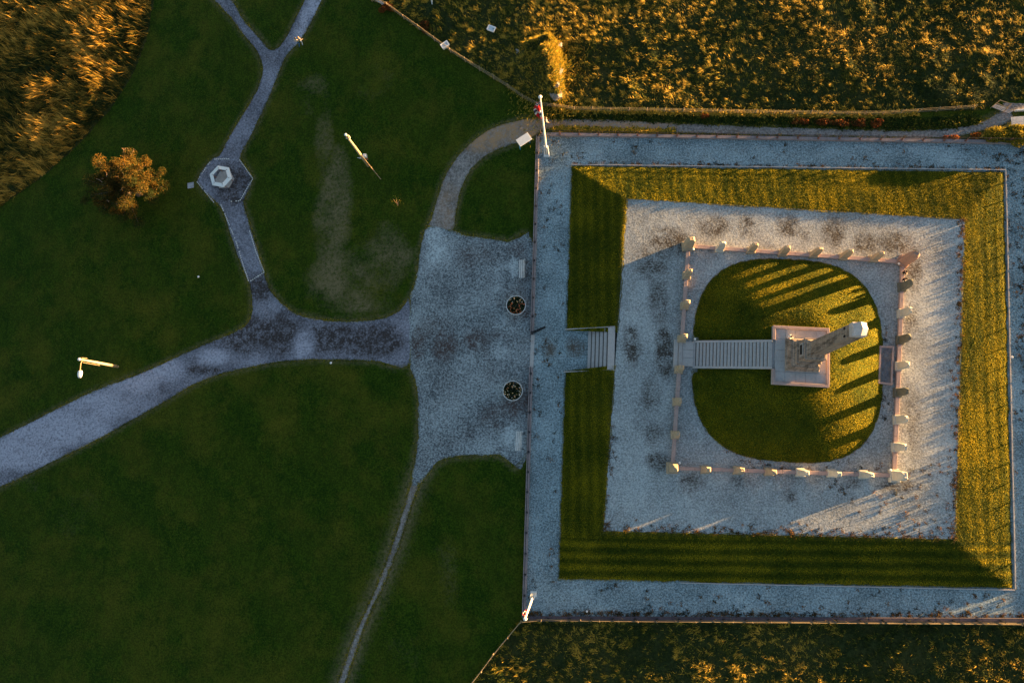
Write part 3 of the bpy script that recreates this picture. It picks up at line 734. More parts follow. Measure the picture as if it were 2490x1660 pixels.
ll = ['tan standing stone next below the top left corner stone', 'tan standing stone two below the top left corner stone in the left row', 'tan standing stone on the upper side of the stair landing',
      'tan standing stone on the lower side of the stair landing', 'broad tan standing stone midway between landing and bottom left corner', 'brownish standing stone next above the bottom left corner stone']
for i, p in enumerate(lef): stone(p, R(-95) if i < 4 else R(180), .85, .6, 3.0, M['menhir_tan'], ll[i], plinth=(.95, .9))

# globe lights
glb = [((1684, 609), 'small white globe light by the top left corner standing stone'), ((2181, 644), 'small white globe light by the reddish top right standing stone'),
       ((1651, 1125), 'small white globe light by the bottom left corner standing stone'), ((2160, 1142), 'small white globe light by the bottom right corner standing stone'), ((1688, 826), 'tiny white globe light on the dark grass beside the foot of the stairs')]
for i, (p, lab) in enumerate(glb):
    x, y = P(p[0], p[1], Z0)
    if i == 0:
        g0 = empty('globe_light', (x, y, Z0), 0, lab, 'garden light', 'white globe lights inside the stone ring')
        mb = MB(); mb.tube([(0, 0, 0), (0, 0, .42)], .04); mb.build('post', M['iron'], g0)
        mb = MB(); mb.lathe([(.02, .38), (.1, .42), (.14, .52), (.1, .63), (.02, .66)], n=14); mb.build('globe', M['white'], g0, smoothf=True)
    else: copy_thing(g0, (x, y, Z0 if i < 4 else ZC + .1), 0, lab)

# framed slate bed
t = empty('slate_bed', (*P(2155, 887, Z0), Z0), 0, 'long stone framed bed of dark slate pieces against the right kerb', 'stone bed')
c0 = P(2155, 887, Z0); q = [P(a, b, Z0 + .35) for a, b in ((2139, 840), (2175, 841), (2170.5, 935.5), (2135.5, 932))]
q = [(a - c0[0], b - c0[1]) for a, b in q]
for i in range(4):
    a, b = Vector(q[i]), Vector(q[(i + 1) % 4]); L = (b - a).length; ang = math.atan2(b.y - a.y, b.x - a.x); nn = Vector((b.y - a.y, -(b.x - a.x))) / L
    mid = (a + b) / 2 + nn * .10
    mb = MB(); mb.box((0, 0, .18 + (.003 if i % 2 else 0)), (L - (.0 if i % 2 else .41), .2, .36)); mb.build('frame_stone', M['granite_pink'], t, bevel=.02, loc=(mid.x, mid.y, 0), rz=ang)
mb = MB(); ins = [(a * .9, b * .955) for a, b in q]; mb.prism(ins, 0, .22); fl_ = mb.build('slate_fill', M['slate'], t)
mb = MB()
for k in range(90):
    u, v = random.uniform(-.8, .8), random.uniform(-.93, .93)
    px_ = (q[1][0] - q[0][0]) / 2 * u + .5 * (q[0][0] + q[2][0]) * 0 + (.11 * v); py_ = abs(q[0][1]) * v * .9
    s = random.uniform(.06, .2)
    mb.box((0, 0, 0), (s, s * random.uniform(.5, 1), .06), Matrix.Translation((px_ * .85, py_, .24)) @ Euler((random.uniform(-.5, .5), random.uniform(-.5, .5), random.uniform(0, 3))).to_matrix().to_4x4())
o = mb.build('slate_pieces', M['slate'], t); o['kind'] = 'stuff'

# ------------------------------------------------------------------ outer walls with railings
def railing(name, a, b, label, npost, w=.42, h=.32, gap=None, low=0.0, matc='granite_wall', matr='wood_red', off=0.0):
    L = math.dist(a, b); ang = math.atan2(b[1] - a[1], b[0] - a[0])
    t = empty(name, (a[0], a[1], 0), ang, label, 'railing wall')
    segs = [(0, L)] if not gap else [(0, gap[0]), (gap[1], L)]
    for s0, s1 in segs:
        mb = MB(); k = max(1, round((s1 - s0) / 2.3))
        for i in range(k):
            l = (s1 - s0) / k; mb.box((s0 + l * (i + .5), 0, (h - low) / 2 - .02), (l - .015, w, h + low + random.uniform(-.01, .01)))
        mb.build('wall_coping', M[matc], t, bevel=.02)
        for z, tk in ((h + .40, .035), (h + .80, .04)):
            mb = MB(); mb.box(((s0 + s1) / 2, off, z), (s1 - s0 - .05, tk, .05)); mb.build('rail', M['iron'] if h > .34 else M[matr], t)
    for i in range(npost + 1):
        s = .12 + (L - .24) * i / npost
        if gap and gap[0] + .1 < s < gap[1] - .1: continue
        mb = MB(); mb.box((s, off, h + .42), (.08, .08, .92)); mb.box((s, off, h - .0), (.22, .22, .06)); mb.build('post', M['iron'] if matr != 'wood_red' else M['wood_red'], t)
    return t
Lw = math.dist(W['tl'], W['bl'])
g0_ = math.dist(W['tl'], P(1293, 812)); g1_ = math.dist(W['tl'], P(1291, 893))
railing('railing_wall', W['tl'], W['bl'], 'long low wall with railing between the plaza and the enclosure, gap at the gate', 25, gap=(g0_, g1_), matr='iron')
railing('railing_wall', (W['tl'][0] + .25, W['tl'][1] + .1), W['tr'], 'low wall with brown rail and leaning shadows beside the gravel path at the top', 25, h=.35)
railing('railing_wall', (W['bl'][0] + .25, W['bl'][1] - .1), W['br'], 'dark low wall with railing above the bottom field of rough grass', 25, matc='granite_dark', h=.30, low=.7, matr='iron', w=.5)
railing('railing_wall', (W['tr'][0], W['tr'][1] - .3), (W['br'][0], W['br'][1] + .3), 'low wall with railing closing the right side of the enclosure', 25, matr='iron')
# gate
gh = P3(1293.5, 812, 0); ge = P3(1327, 797, 0); L = (ge - gh).length
t = empty('iron_gate', gh, math.atan2(ge.y - gh.y, ge.x - gh.x), 'dark iron gate leaf standing open into the enclosure', 'gate')
mb = MB()
for z in (.15, .6, 1.1): mb.box((L / 2, 0, z), (L, .10, .08))
mb.build('frame_bars', M['iron'], t)
mb = MB()
for i in range(9): mb.box((L * i / 8, 0, .62), (.05, .05, .96))
mb.build('uprights', M['iron'], t)
mb = MB(); mb.box((0, 0, .6), (.16, .16, 1.25)); mb.build('hinge_post', M['iron'], t)
a = P(1289, 893); b = P(1292.5, 814)
mb = MB(); mb.prism([(a[0] - .05, a[1]), (a[0] + .38, a[1]), (b[0] + .38, b[1]), (b[0] - .05, b[1])], 0, .07); o = mb.build('threshold_slab', M['granite_pale'], bevel=.01)
tag(o, 'long pale threshold slab in the gateway below the open gate', 'threshold')

# ------------------------------------------------------------------ benches and planters
def bench(p, rz, label):
    t = empty('bench', (*P(*p), .016), rz, label, 'bench', 'slatted benches facing the plaza with backs to the wall')
    for i in range(3):
        mb = MB(); mb.box((-.30 + .20 * i, 0, .45), (.14, 2.2, .04)); mb.build('seat_slat', M['wood_white'], t, bevel=.008)
    mb = MB(); mb.box((.30, .0, .82), (.05, 2.3, .10)); mb.build('back_slat', M['wood_white'], t, bevel=.008)
    mb = MB(); mb.box((.28, .0, .62), (.05, 2.15, .10)); mb.build('back_slat', M['wood_white'], t, bevel=.008)
    for s in (-.85, .85):
        mb = MB(); mb.box((-.05, s, .40), (.5, .06, .05)); mb.box((-.25, s, .2), (.06, .06, .40)); mb.tube([(.15, s, .40), (.34, s, .88)], .03, 6); mb.tube([(.10, s, .40), (.62, s, 0)], .035, 6)
        mb.build('leg_frame', M['iron'], t)
    return t
bench((1271, 656), R(-1), 'grey slatted bench by the wall above the red flower tub')
bench((1263, 1072), R(-4), 'grey slatted bench by the wall below the white flower tub')
def leafcloud(name, pts, size, mat, parent=None, tints=None, flat=0.0, lens=1.6):
    pts = np.asarray(pts, float); n = len(pts)
    d1 = rng.normal(size=(n, 3)); d1[:, 2] *= (1 - flat); d1 /= np.linalg.norm(d1, axis=1)[:, None]
    d2 = np.cross(d1, rng.normal(size=(n, 3))); d2 /= np.linalg.norm(d2, axis=1)[:, None]
    s = (size if np.ndim(size) else np.full(n, size)) * rng.uniform(.6, 1.4, n)
    a = pts + d1 * (s * lens)[:, None]; b = pts + d2 * (s * .5)[:, None]; c = pts - d1 * (s * .6)[:, None]; e = pts - d2 * (s * .5)[:, None]
    v = np.stack([a, b, c, e], 1).reshape(-1, 3)
    tt = rng.uniform(0, 1, n) if tints is None else np.asarray(tints)
    me = np_mesh(name, v, np.arange(4 * n), np.full(n, 4), dict(tint=np.repeat(np.clip(tt, 0, 1), 4)))
    return link(name, me, mat, parent)
def planter(p, label, reds):
    x, y = P(*p); t = empty('flower_tub', (x, y, .016), 0, label, 'planter', 'round flower tubs beside the gate')
    mb = MB(); r = 1.17
    n = 28; prof = [(r * .86, 0), (r, .70), (r, .75), (r * .93, .75), (r * .93, .6), (.02, .6)]
    mb.lathe(prof, n=n); mb.build('tub', M['wood_white'], t)
    k = 2600; a = rng.uniform(0, 2 * math.pi, k); rr = r * .9 * np.sqrt(rng.uniform(0, 1, k)); h = .66 + .28 * (1 - (rr / r) ** 2) * rng.uniform(.1, 1, k)
    leafcloud('foliage', np.column_stack([rr * np.cos(a), rr * np.sin(a), h]), .07, M['leaf_dark'], t, rng.uniform(0, .8, k), .5)
    k = 46; a = rng.uniform(0, 2 * math.pi, k); rr = r * .88 * np.sqrt(rng.uniform(0.1, 1, k))
    yy = rr * np.sin(a)
    base = np.repeat(np.column_stack([rr * np.cos(a), yy, .9 + .12 * rng.uniform(0, 1, k)]), 7, 0) + rng.normal(0, .03, (k * 7, 3))
    tn = np.where(yy < .3, rng.uniform(0, .45, k), rng.uniform(.5, 1, k)) if reds else rng.uniform(.35, 1, k)
    leafcloud('blossom', base, .045, M['flower'], t, np.repeat(tn, 7), .6)
M['leaf_dark'] = m_blade('planter_leaves', ((.006, .01, .004), (.012, .02, .006), (.03, .045, .01), (.09, .12, .02)), .2)
planter((1256, 745), 'round flower tub with red and white blossoms above the gateway', True)
planter((1248, 951), 'round flower tub with mostly white blossoms below the gateway', False)

# ------------------------------------------------------------------ flagpoles
def flagpole(p, H, label, fl, flen, fw, side):
    x, y = P(*p); t = empty('flagpole', (x, y, .02), 0, label, 'flagpole', 'white flagpoles at the corners of the enclosure')
    mb = MB(); mb.tube([(0, 0, .1), (0, 0, 2.2), (0, 0, H * .6), (0, 0, H - .15)], [.14, .13, .11, .07], 12); mb.build('pole', M['white'], t, smoothf=True)
    mb = MB(); mb.lathe([(.02, H - .2), (.14, H - .12), (.2, H + .02), (.14, H + .16), (.02, H + .2)], n=16); mb.build('ball', M['white'], t, smoothf=True)
    mb = MB()
    for s in (-1, 1): mb.box((s * .21, 0, 1.1), (.08, .3, 2.2))
    mb.box((0, .17, 1.15), (.5, .04, 2.0)); mb.box((0, 0, .06), (.7, .6, .12)); mb.build('base_bracket', M['white'], t, bevel=.01)
    # limp flag: folded cloth hanging beside the pole, in vertical colour folds
    names = ['red', 'white_cloth', 'navy', 'white_cloth', 'red']
    f = MB(); ztop = H - fl; N = 26; cols = 9
    vs = []; 
    for i in range(N + 1):
        s = i / N
        for j in range(cols + 1):
            u = j / cols
            wv = .16 * math.sin(u * 9 + s * 3) * (.4 + s); sp = fw * (.45 + .55 * math.sin(math.pi * min(1, s * 1.15)) ** .7)
            vs.append((side * (.08 + u * sp), wv, ztop - flen * s - .35 * u * (1 - s)))
    fs = [(i * (cols + 1) + j, i * (cols + 1) + j + 1, (i + 1) * (cols + 1) + j + 1, (i + 1) * (cols + 1) + j) for i in range(N) for j in range(cols)]
    me = bpy.data.meshes.new('flag'); me.from_pydata(vs, [], fs); me.polygons.foreach_set('use_smooth', [True] * len(fs))
    o = link('flag', me, [M['red'], M['white_cloth'], M['navy']], t)
    for k, pl in enumerate(me.polygons):
        i, j = divmod(k, cols); s = i / N
        d = abs((s - .62) * 3.2 + (j / cols - .5) * .9)
        d2 = abs((s - .1) * 6)
        dd = min(d, d2)
        pl.material_index = 2 if dd < .22 else (1 if dd < .5 else 0)
    return t
flagpole((1329.5, 376), 14.3, 'tall white flagpole with limp red flag at the top left wall corner', .9, 3.6, .75, -1)
flagpole((1297.6, 1443), 12.3, 'shorter looking white flagpole with red pennant at the bottom left wall corner', .7, 2.4, .38, -1)

# ------------------------------------------------------------------ information board beside flagpole, hexagonal stand
q = [P(a, b, 1.9) for a, b in ((1281.6, 323), (1295.3, 337.4), (1266, 357), (1252.9, 342))]
cx, cy = sum(a for a, _ in q) / 4, sum(b for _, b in q) / 4
ang = math.atan2(q[0][1] - q[3][1], q[0][0] - q[3][0]); Lx = math.dist(q[0], q[3]); Ly = math.dist(q[0], q[1])
t = empty('information_board', (cx, cy, 0), ang, 'large white covered information board on blue posts beside the curving path', 'information board')
mb = MB(); mb.box((-Lx / 4 + .005, 0, 1.92), (Lx / 2 - .01, Ly, .05)); mb.box((Lx / 4 - .005, 0, 1.92), (Lx / 2 - .01, Ly, .05)); mb.build('roof_panel', M['white'], t, bevel=.01)
mb = MB(); mb.box((0, 0, 1.4), (Lx * .86, .06, .8)); mb.build('display_panel', M['blue'], t)
for s in (-1, 1):
    mb = MB(); mb.box((s * Lx * .42, 0, .95), (.1, .1, 1.9)); mb.build('post', M['blue'], t)

t = empty('information_stand', (*P(545, 437), .012), 0, 'hexagonal ring of tilted white display panels on the small paved circle', 'information stand')
c0 = P(545, 437); c1 = P(536, 428, 1.25)
mb = MB(); mb.lathe([(1.3, 0), (1.3, .12), (.02, .12)], n=6); mb.build('plinth', M['granite_step'], t, bevel=.01)
offx, offy = c1[0] - c0[0], c1[1] - c0[1]
for i in range(6):
    a = R(18 + 60 * i); r0, r1 = .88, 1.34
    M0 = Matrix.Rotation(a, 4, 'Z')
    mb = MB(); hw0, hw1 = r0 * math.tan(R(30)) * .98, r1 * math.tan(R(30)) * .98
    za, zb = 1.22, 1.12
    mb.add([(r0, -hw0, za), (r1, -hw1, zb), (r1, hw1, zb), (r0, hw0, za), (r0, -hw0, za - .05), (r1, -hw1, zb - .05), (r1, hw1, zb - .05), (r0, hw0, za - .05)],
           [(0, 1, 2, 3), (7, 6, 5, 4), (0, 4, 5, 1), (1, 5, 6, 2), (2, 6, 7, 3), (3, 7, 4, 0)], M0)
    mb.build('display_panel', M['white'], t)
    mb = MB(); mb.tube([(r0 + .1, hw0 * 1.1, .1), (r0 + .1, hw0 * 1.1, 1.24)], .045, 6); b_ = mb.bm
    bmesh.ops.transform(b_, matrix=M0, verts=b_.verts); mb.build('post', M['wood_red'], t)
t.location = (c0[0] + offx * .8, c0[1] + offy * .8, .012)

# ------------------------------------------------------------------ street lamp on wooden pole, wooden mast
x, y = P(286, 891); hp = 7.1
t = empty('street_lamp', (x, y, 0), 0, 'ochre wooden pole lamp with a white lamp head above the wide paved path', 'street lamp')
mb = MB(); mb.tube([(0, 0, 0), (0, 0, hp)], [.19, .13], 12); mb.build('pole', M['wood'], t, smoothf=True)
mb = MB(); mb.lathe([(.17, hp - .02), (.18, hp + .06), (.06, hp + .1), (.02, hp + .1)], n=14); mb.build('pole_cap', M['white'], t)
mb = MB(); mb.tube([(.05, -.1, hp - .45), (.05, -.5, hp - .25), (.08, -1.35, hp - .2)], .045, 8); mb.tube([(.0, .1, hp - .4), (.05, .22, hp - .35), (.3, .24, hp - .9)], .035, 6); mb.build('arm', M['wood_post'], t)
mb = MB(); mb.tube([(.12, -.32, hp - .5), (.12, -.30, 3.6)], .03, 6); mb.build('conduit', M['wood_post'], t)
mb = MB(); rg = []
for f, wd, zt in ((0, .20, .08), (.12, .28, .15), (.5, .30, .18), (.85, .25, .14), (1, .14, .07)):
    yv = -1.3 - .85 * f
    rg.append([(.08 - wd, yv, 0 + hp - .25), (.08 - wd * .8, yv, zt * .7 + hp - .25), (.08, yv, zt + hp - .25), (.08 + wd * .8, yv, zt * .7 + hp - .25), (.08 + wd, yv, hp - .25), (.08, yv, hp - .31)])
mb.rings(rg); mb.build('lamp_head', M['white'], t)
x, y = P(896, 403); hp = 8.9
t = empty('utility_pole', (x, y, 0), 0, 'leaning looking wooden mast with a white box and guy wire on the dark lawn', 'utility pole')
mb = MB(); mb.tube([(0, 0, 0), (0, 0, hp)], [.20, .12], 12); mb.build('pole', M['wood'], t, smoothf=True)
mb = MB(); mb.lathe([(.16, hp - .02), (.17, hp + .06), (.02, hp + .1)], n=14); mb.build('pole_cap', M['white'], t)
mb = MB(); mb.box((.42, .05, 2.9), (.42, .34, .5)); bx = mb.build('junction_box', M['white'], t, bevel=.02)
mb = MB(); mb.box((.42, -.05, 2.3), (.3, .2, .5)); mb.build('meter', M['wood_red'], t)
mb = MB(); mb.box((0, -.0, 2.5), (1.25, .06, .07)); mb.build('crossbar', M['wood_white'], t)
mb = MB(); mb.box((-.05, .1, 2.1), (.9, .06, .07)); mb.build('crossbar', M['wood_white'], t)
mb = MB(); mb.box((.0, 0, hp - .9), (.55, .07, .07)); mb.tube([(.26, 0, hp - .9), (.26, 0, hp - .1)], .04, 6); mb.build('bracket', M['wood_white'], t)
gx, gy = P(926, 436); mb = MB(); mb.tube([(.1, -.05, 6.2), ((gx - x) * .62, (gy - y) * .62, 2.36)], .022, 5); mb.tube([((gx - x) * .62, (gy - y) * .62, 2.36), (gx - x, gy - y, 0)], .045, 6); mb.build('guy_wire', M['wood_post'], t)

# ------------------------------------------------------------------ wooden post fences along the fields
def post_fence(pts, label, h=1.15):
    w_ = [P(a, b) for a, b in pts]
    t = empty('post_fence', (w_[0][0], w_[0][1], 0), 0, label, 'fence')
    o0 = w_[0]
    for (a, b) in w_:
        lx, ly = random.uniform(-.08, .08), random.uniform(-.08, .08)
        mb = MB(); mb.tube([(0, 0, -.1), (lx, ly, h + random.uniform(-.1, .08))], [.06, .05], 7); mb.build('post', M['wood_post'], t, loc=(a - o0[0], b - o0[1], 0))
    mb = MB()
    for z in (.35, .7, 1.02): mb.tube([(a - o0[0], b - o0[1], z + random.uniform(-.03, .03)) for a, b in w_], .022, 4)
    mb.build('wire', M['wire'], t)
post_fence(fence_n, 'wooden post and wire fence along the golden field at the top')
post_fence(fence_s, 'wooden post and wire fence along the dark rough field at the bottom')

AWAY = SUN_AZ + math.pi
# ------------------------------------------------------------------ fields: tussocky ground and blades
BUMP = [(1305, 165, 62, 76, 1.5), (1335, 172, 36, 70, 2.3), (1352, 222, 22, 38, 1.5), (1325, 120, 42, 22, 1.0)]
def field_h(x, y, amp, ridge, seed):
    warp = 1.4 * (fbm(x, y, 3, seed + 3) - .5)
    a = R(38); u = x * math.cos(a) + y * math.sin(a); v = -x * math.sin(a) + y * math.cos(a)
    t1 = fbm(u + warp, v * .6 + warp, 2.0, seed, 4); t2 = fbm(x, y, 9, seed + 7, 3)
    h = .05 + amp * np.clip((t1 - .38) * 2.2, 0, 1) ** 1.2 * (.35 + 1.0 * t2) + .25 * t2
    if ridge:
        for px, py, rx, ry, k in BUMP:
            c = P(px, py); sx = rx / 19.; sy = ry / 19.
            d = ((x - c[0]) / sx) ** 2 + ((y - c[1]) / sy) ** 2
            h = h + k * np.clip(1 - d, 0, 1) ** .8 * (.75 + .5 * fbm(x, y, .8, 77))
    return h
def field_mesh(poly, amp, ridge, seed, fade=1.2, sp=.3):
    xs = [p[0] for p in poly]; ys = [p[1] for p in poly]
    X = np.arange(min(xs) - sp, max(xs) + sp, sp); Y = np.arange(min(ys) - sp, max(ys) + sp, sp)
    gx, gy = np.meshgrid(X, Y); x = gx.ravel(); y = gy.ravel()
    ins = inside(x, y, poly); d = dist_poly(x, y, poly)
    h = np.where(ins, field_h(x, y, amp, ridge, seed) * np.clip(d / fade, .15, 1) + .03, -.1)
    nx, ny = len(X), len(Y); i = np.arange(nx * ny).reshape(ny, nx)
    q = np.stack([i[:-1, :-1], i[:-1, 1:], i[1:, 1:], i[1:, :-1]], -1).reshape(-1, 4)
    q = q[ins[q].sum(1) >= 1]
    me = np_mesh('field', np.column_stack([x, y, h]), q, np.full(len(q), 4), dict(wear=np.zeros(len(x))), True)
    tag(link('field', me, M['field']), kind='structure')
def blades(name, x, y, z, L, wd, lean, ldir, tint, mat):
    n = len(x); ang = ldir; sp = rng.uniform(0, 2 * math.pi, n)
    base = np.column_stack([x, y, z]); dirv = np.column_stack([np.cos(ang) * np.sin(lean), np.sin(ang) * np.sin(lean), np.cos(lean)])
    mid = base + dirv * (L * .55)[:, None]
    lean2 = np.minimum(lean * 1.5, 1.5); d2 = np.column_stack([np.cos(ang) * np.sin(lean2), np.sin(ang) * np.sin(lean2), np.cos(lean2)])
    tip = mid + d2 * (L * .45)[:, None]
    sp = ang + math.pi / 2 + rng.normal(0, .45, n)
    sd = np.column_stack([np.cos(sp), np.sin(sp), np.zeros(n)]) * (wd / 2)[:, None]
    v = np.stack([base - sd, base + sd, mid + sd * .8, mid - sd * .8, tip], 1).reshape(-1, 3)
    b = np.arange(n)[:, None] * 5
    f = np.concatenate([b + np.array([0, 1, 2, 3]), b + np.array([3, 2, 4])], 1).ravel()
    lt = np.tile([4, 3], n)
    me = np_mesh(name, v, f, lt, dict(tint=np.repeat(np.clip(tint, 0, 1), 5)))
    return link(name, me, mat)
def field_grass(name, poly, dens, amp, ridge, seed, Lm, wm, mat, leanv, ldir, goldb, view=None):
    xs = [p[0] for p in poly]; ys = [p[1] for p in poly]
    A = (max(xs) - min(xs)) * (max(ys) - min(ys)); n = int(A * dens)
    x = rng.uniform(min(xs), max(xs), n); y = rng.uniform(min(ys), max(ys), n)
    m = inside(x, y, poly); x, y = x[m], y[m]
    # clumping
    cl = fbm(x, y, .8, seed + 40, 3); keep = rng.uniform(0, 1, len(x)) < np.clip((cl - .28) * 3.2, .15, 1); x, y, cl = x[keep], y[keep], cl[keep]
    d = dist_poly(x, y, poly)
    z = field_h(x, y, amp, ridge, seed) * np.clip(d / 1.2, .15, 1)
    gold = fbm(x, y, 6, seed + 60, 4); loc = fbm(x, y, .9, seed + 80, 3)
    spike = np.clip((fbm(x * 1.0, y * 1.4, .48, seed + 70, 3) - .53) * 7, 0, 1)
    tint = goldb * .62 + .9 * (gold - .5) + .5 * (loc - .5) + spike * (.45 + .5 * (gold - .4)) + rng.normal(0, .20, len(x)) + .5 * np.clip((x - 36) / 14, 0, 1) * np.clip((-y - 19) / 4, 0, 1)  # last term paints sunlit gold into the blades of the lower right corner
    L = Lm * (.35 + .7 * loc + .7 * spike) * rng.uniform(.6, 1.3, len(x)); swirl = (fbm(x, y, 4, seed + 90, 3) - .5) * 5
    lean = np.clip(leanv + rng.normal(0, .25, len(x)) + .6 * (cl - .5), .05, 1.35)
    o = blades(name, x, y, z - .03, L, wm * rng.uniform(.6, 1.5, len(x)), lean, ldir + swirl * .55 + rng.normal(0, .5, len(x)), tint, mat)
    return o
field_mesh(field_ne, .42, True, 5); field_mesh(field_nw, .7, False, 25); field_mesh(field_s, .3, False, 45)
tag(field_grass('field_grass', field_ne, 170, .42, True, 5, .42, .045, M['fieldblade'], .75, AWAY - .5, .42), 'long tussocky grass with golden tips filling the field at the top right', 'grass', kind='stuff')
tag(field_grass('reed_grass', field_nw, 150, .7, False, 25, .95, .06, M['reed'], .75, AWAY - .4, .40), 'tall golden reeds in the rough corner at the top left', 'grass', kind='stuff')
tag(field_grass('field_grass', field_s, 130, .3, False, 45, .42, .045, M['fieldblade'], .8, AWAY - .8, .42), 'dark rough grass in the field along the bottom right', 'grass', kind='stuff')

def ridge_grass():
    c = P(1328, 178); n = 15000
    x = c[0] + rng.normal(0, 2.0, n); y = c[1] + rng.normal(0, 3.4, n)
    e = field_h(x + .2, y, .42, True, 5) - field_h(x - .2, y, .42, True, 5)
    k = rng.uniform(0, 1, n) < np.clip(.35 - e * 1.6, .1, 1); x, y = x[k], y[k]; n = len(x)
    o = blades('ridge_grass', x, y, field_h(x, y, .42, True, 5) - .02, rng.uniform(.25, .6, n), rng.uniform(.04, .08, n), rng.uniform(.4, 1.1, n), AWAY + math.pi + rng.normal(0, 1.2, n), .68 + rng.normal(0, .2, n), M['fieldblade'])
    tag(o, 'bright golden grass hanging over the rocky outcrop in the top field', 'grass', kind='stuff')
ridge_grass()
# rock outcrop pieces on the ridge
def rock(p, z, s, label, seed):
    bm = bmesh.new(); bmesh.ops.create_icosphere(bm, subdivisions=3, radius=1)
    rs = random.Random(seed); off = Vector((rs.uniform(0, 50), rs.uniform(0, 50), rs.uniform(0, 50)))
    from mathutils import noise
    for v in bm.verts:
        k = 1 + .5 * noise.noise(v.co * 1.3 + off) + .22 * noise.noise(v.co * 3.5 + off)
        v.co = Vector((v.co.x * s[0], v.co.y * s[1], v.co.z * s[2])) * k
    me = bpy.data.meshes.new('rock'); bm.to_mesh(me); bm.free(); o = link('rock', me, M['rock'])
    o.location = (*P(*p, z), z); o.rotation_euler = (0, 0, rs.uniform(0, 6)); tag(o, label, 'rock'); return o
rock((1357, 112), .7, (.6, .3, .3), 'pale bare rock at the upper right end of the grassy outcrop', 3)
rock((1270, 131), .7, (.9, .35, .3), 'bluish bare rock on the left shoulder of the grassy outcrop', 5)
rock((1350, 205), 1.9, (.5, .5, .3), 'sunlit rock in the middle of the grassy outcrop ridge', 8)
rock((1353, 232), 1.2, (.75, .6, .35), 'largest sunlit rock at the lower end of the outcrop ridge', 11)
rock((1360, 178), 1.6, (.3, .6, .3), 'narrow rock high on the outcrop ridge above the others', 14)

# ------------------------------------------------------------------ short blades on mound and banks, verge tufts, weeds
AWAY = SUN_AZ + math.pi
def short_grass():
    n = 190000; x = rng.uniform(MC[0] - 12.5, MC[0] + 12.5, n); y = rng.uniform(MC[1] - 13.5, MC[1] + 13.5, n)
    m = mound_r(x, y) < .995; x, y = x[m], y[m]
    c, s = math.cos(-ROT), math.sin(-ROT); u = (x - pc[0]) * c - (y - pc[1]) * s; v = (x - pc[0]) * s + (y - pc[1]) * c
    blk = ((np.abs(u) < PW / 2 + .08) & (np.abs(v) < PH / 2 + .08)) | ((u < -PW / 2) & (v > ly0 - .25) & (v < ly1 + .25))
    x, y = x[~blk], y[~blk]
    z = np.minimum(mound_h(x, y), ZP - .12)
    t1 = .45 + 1.0 * (fbm(x, y, 3, 61) - .5) + rng.normal(0, .28, len(x))
    o = blades('mound_grass', x, y, z - .02, rng.uniform(.10, .20, len(x)), rng.uniform(.03, .055, len(x)), rng.uniform(.3, .85, len(x)), AWAY + rng.normal(0, .8, len(x)), t1, M['shortblade'])
    tag(o, 'short mown grass blades covering the round mound', 'grass', kind='stuff')
    # banks: sample quads
    q = bankQ; V = bankV; a, b, c_, d = (V[q[:, i]] for i in range(4))
    area = np.linalg.norm(np.cross(b - a, d - a), axis=1); n = 300000
    k = rng.choice(len(q), n, p=area / area.sum()); u = rng.uniform(0, 1, (n, 1)); v = rng.uniform(0, 1, (n, 1))
    p = (a[k] * (1 - u) + b[k] * u) * (1 - v) + (d[k] * (1 - u) + c_[k] * u) * v
    x, y = p[:, 0], p[:, 1]
    st = np.sin(np.where(y < gI[2][1] - .3, y * 5.0, x * 5.0) + 1.2 * (fbm(x, y, 4, 3) - .5))
    t1 = .42 + .9 * (fbm(x, y, 3.5, 61) - .5) + np.where(y < gI[2][1] - .3, .30, .14) * st + rng.normal(0, .27, len(x))
    o = blades('bank_blades', x, y, p[:, 2] - .02, rng.uniform(.10, .20, n), rng.uniform(.03, .055, n), rng.uniform(.3, .85, n), AWAY + rng.normal(0, .8, n), t1, M['shortblade'])
    tag(o, 'short mown grass blades covering the banks round the court', 'grass', kind='stuff')
short_grass()
def along(pts, n, off, closed=True):
    seg = []; m = len(pts)
    for i in range(m if closed else m - 1):
        seg.append((pts[i], pts[(i + 1) % m]))
    L = np.array([math.dist(a, b) for a, b in seg]); k = rng.choice(len(seg), n, p=L / L.sum()); t = rng.uniform(0, 1, n)
    A = np.array([s[0] for s in seg]); B = np.array([s[1] for s in seg])
    p = A[k] + (B[k] - A[k]) * t[:, None]; d = (B[k] - A[k]) / L[k][:, None]
    nn = np.column_stack([-d[:, 1], d[:, 0]])
    return p + nn * rng.normal(0, off, n)[:, None]
def lawn_blades():
    n = 330000; x = rng.uniform(-80, -5, n); y = rng.uniform(-30, 62, n)
    ok = ~(inside(x, y, [W['tl'], W['tr'], W['br'], W['bl']]) | inside(x, y, field_nw) | inside(x, y, field_ne) | inside(x, y, field_s))
    for pl in ALL_PATHS: ok &= ~inside(x, y, pl)
    x, y = x[ok], y[ok]; d = np.full(len(x), 1e9)
    keep = rng.uniform(0, 1, len(x)) < np.clip((fbm(x, y, 2.2, 71, 4) - .3) * 2.8, .15, 1); x, y = x[keep], y[keep]; n = len(x)
    wr = blobs(x, y, [(830, 640, 120, 95, 1), (765, 480, 50, 160, 1)]); keep = rng.uniform(0, 1, n) > .75 * wr; x, y = x[keep], y[keep]; n = len(x)
    t = .34 + 1.1 * (fbm(x, y, 6, 73, 4) - .5) + rng.normal(0, .22, n)
    o = blades('lawn_grass', x, y, np.zeros(n) - .01, rng.uniform(.05, .11, n), rng.uniform(.03, .07, n), rng.uniform(.5, 1.3, n), rng.uniform(0, 6.28, n), t, M['lawnblade'])
    tag(o, 'short dark green lawn grass between the paths on the left', 'grass', kind='stuff')
lawn_blades()
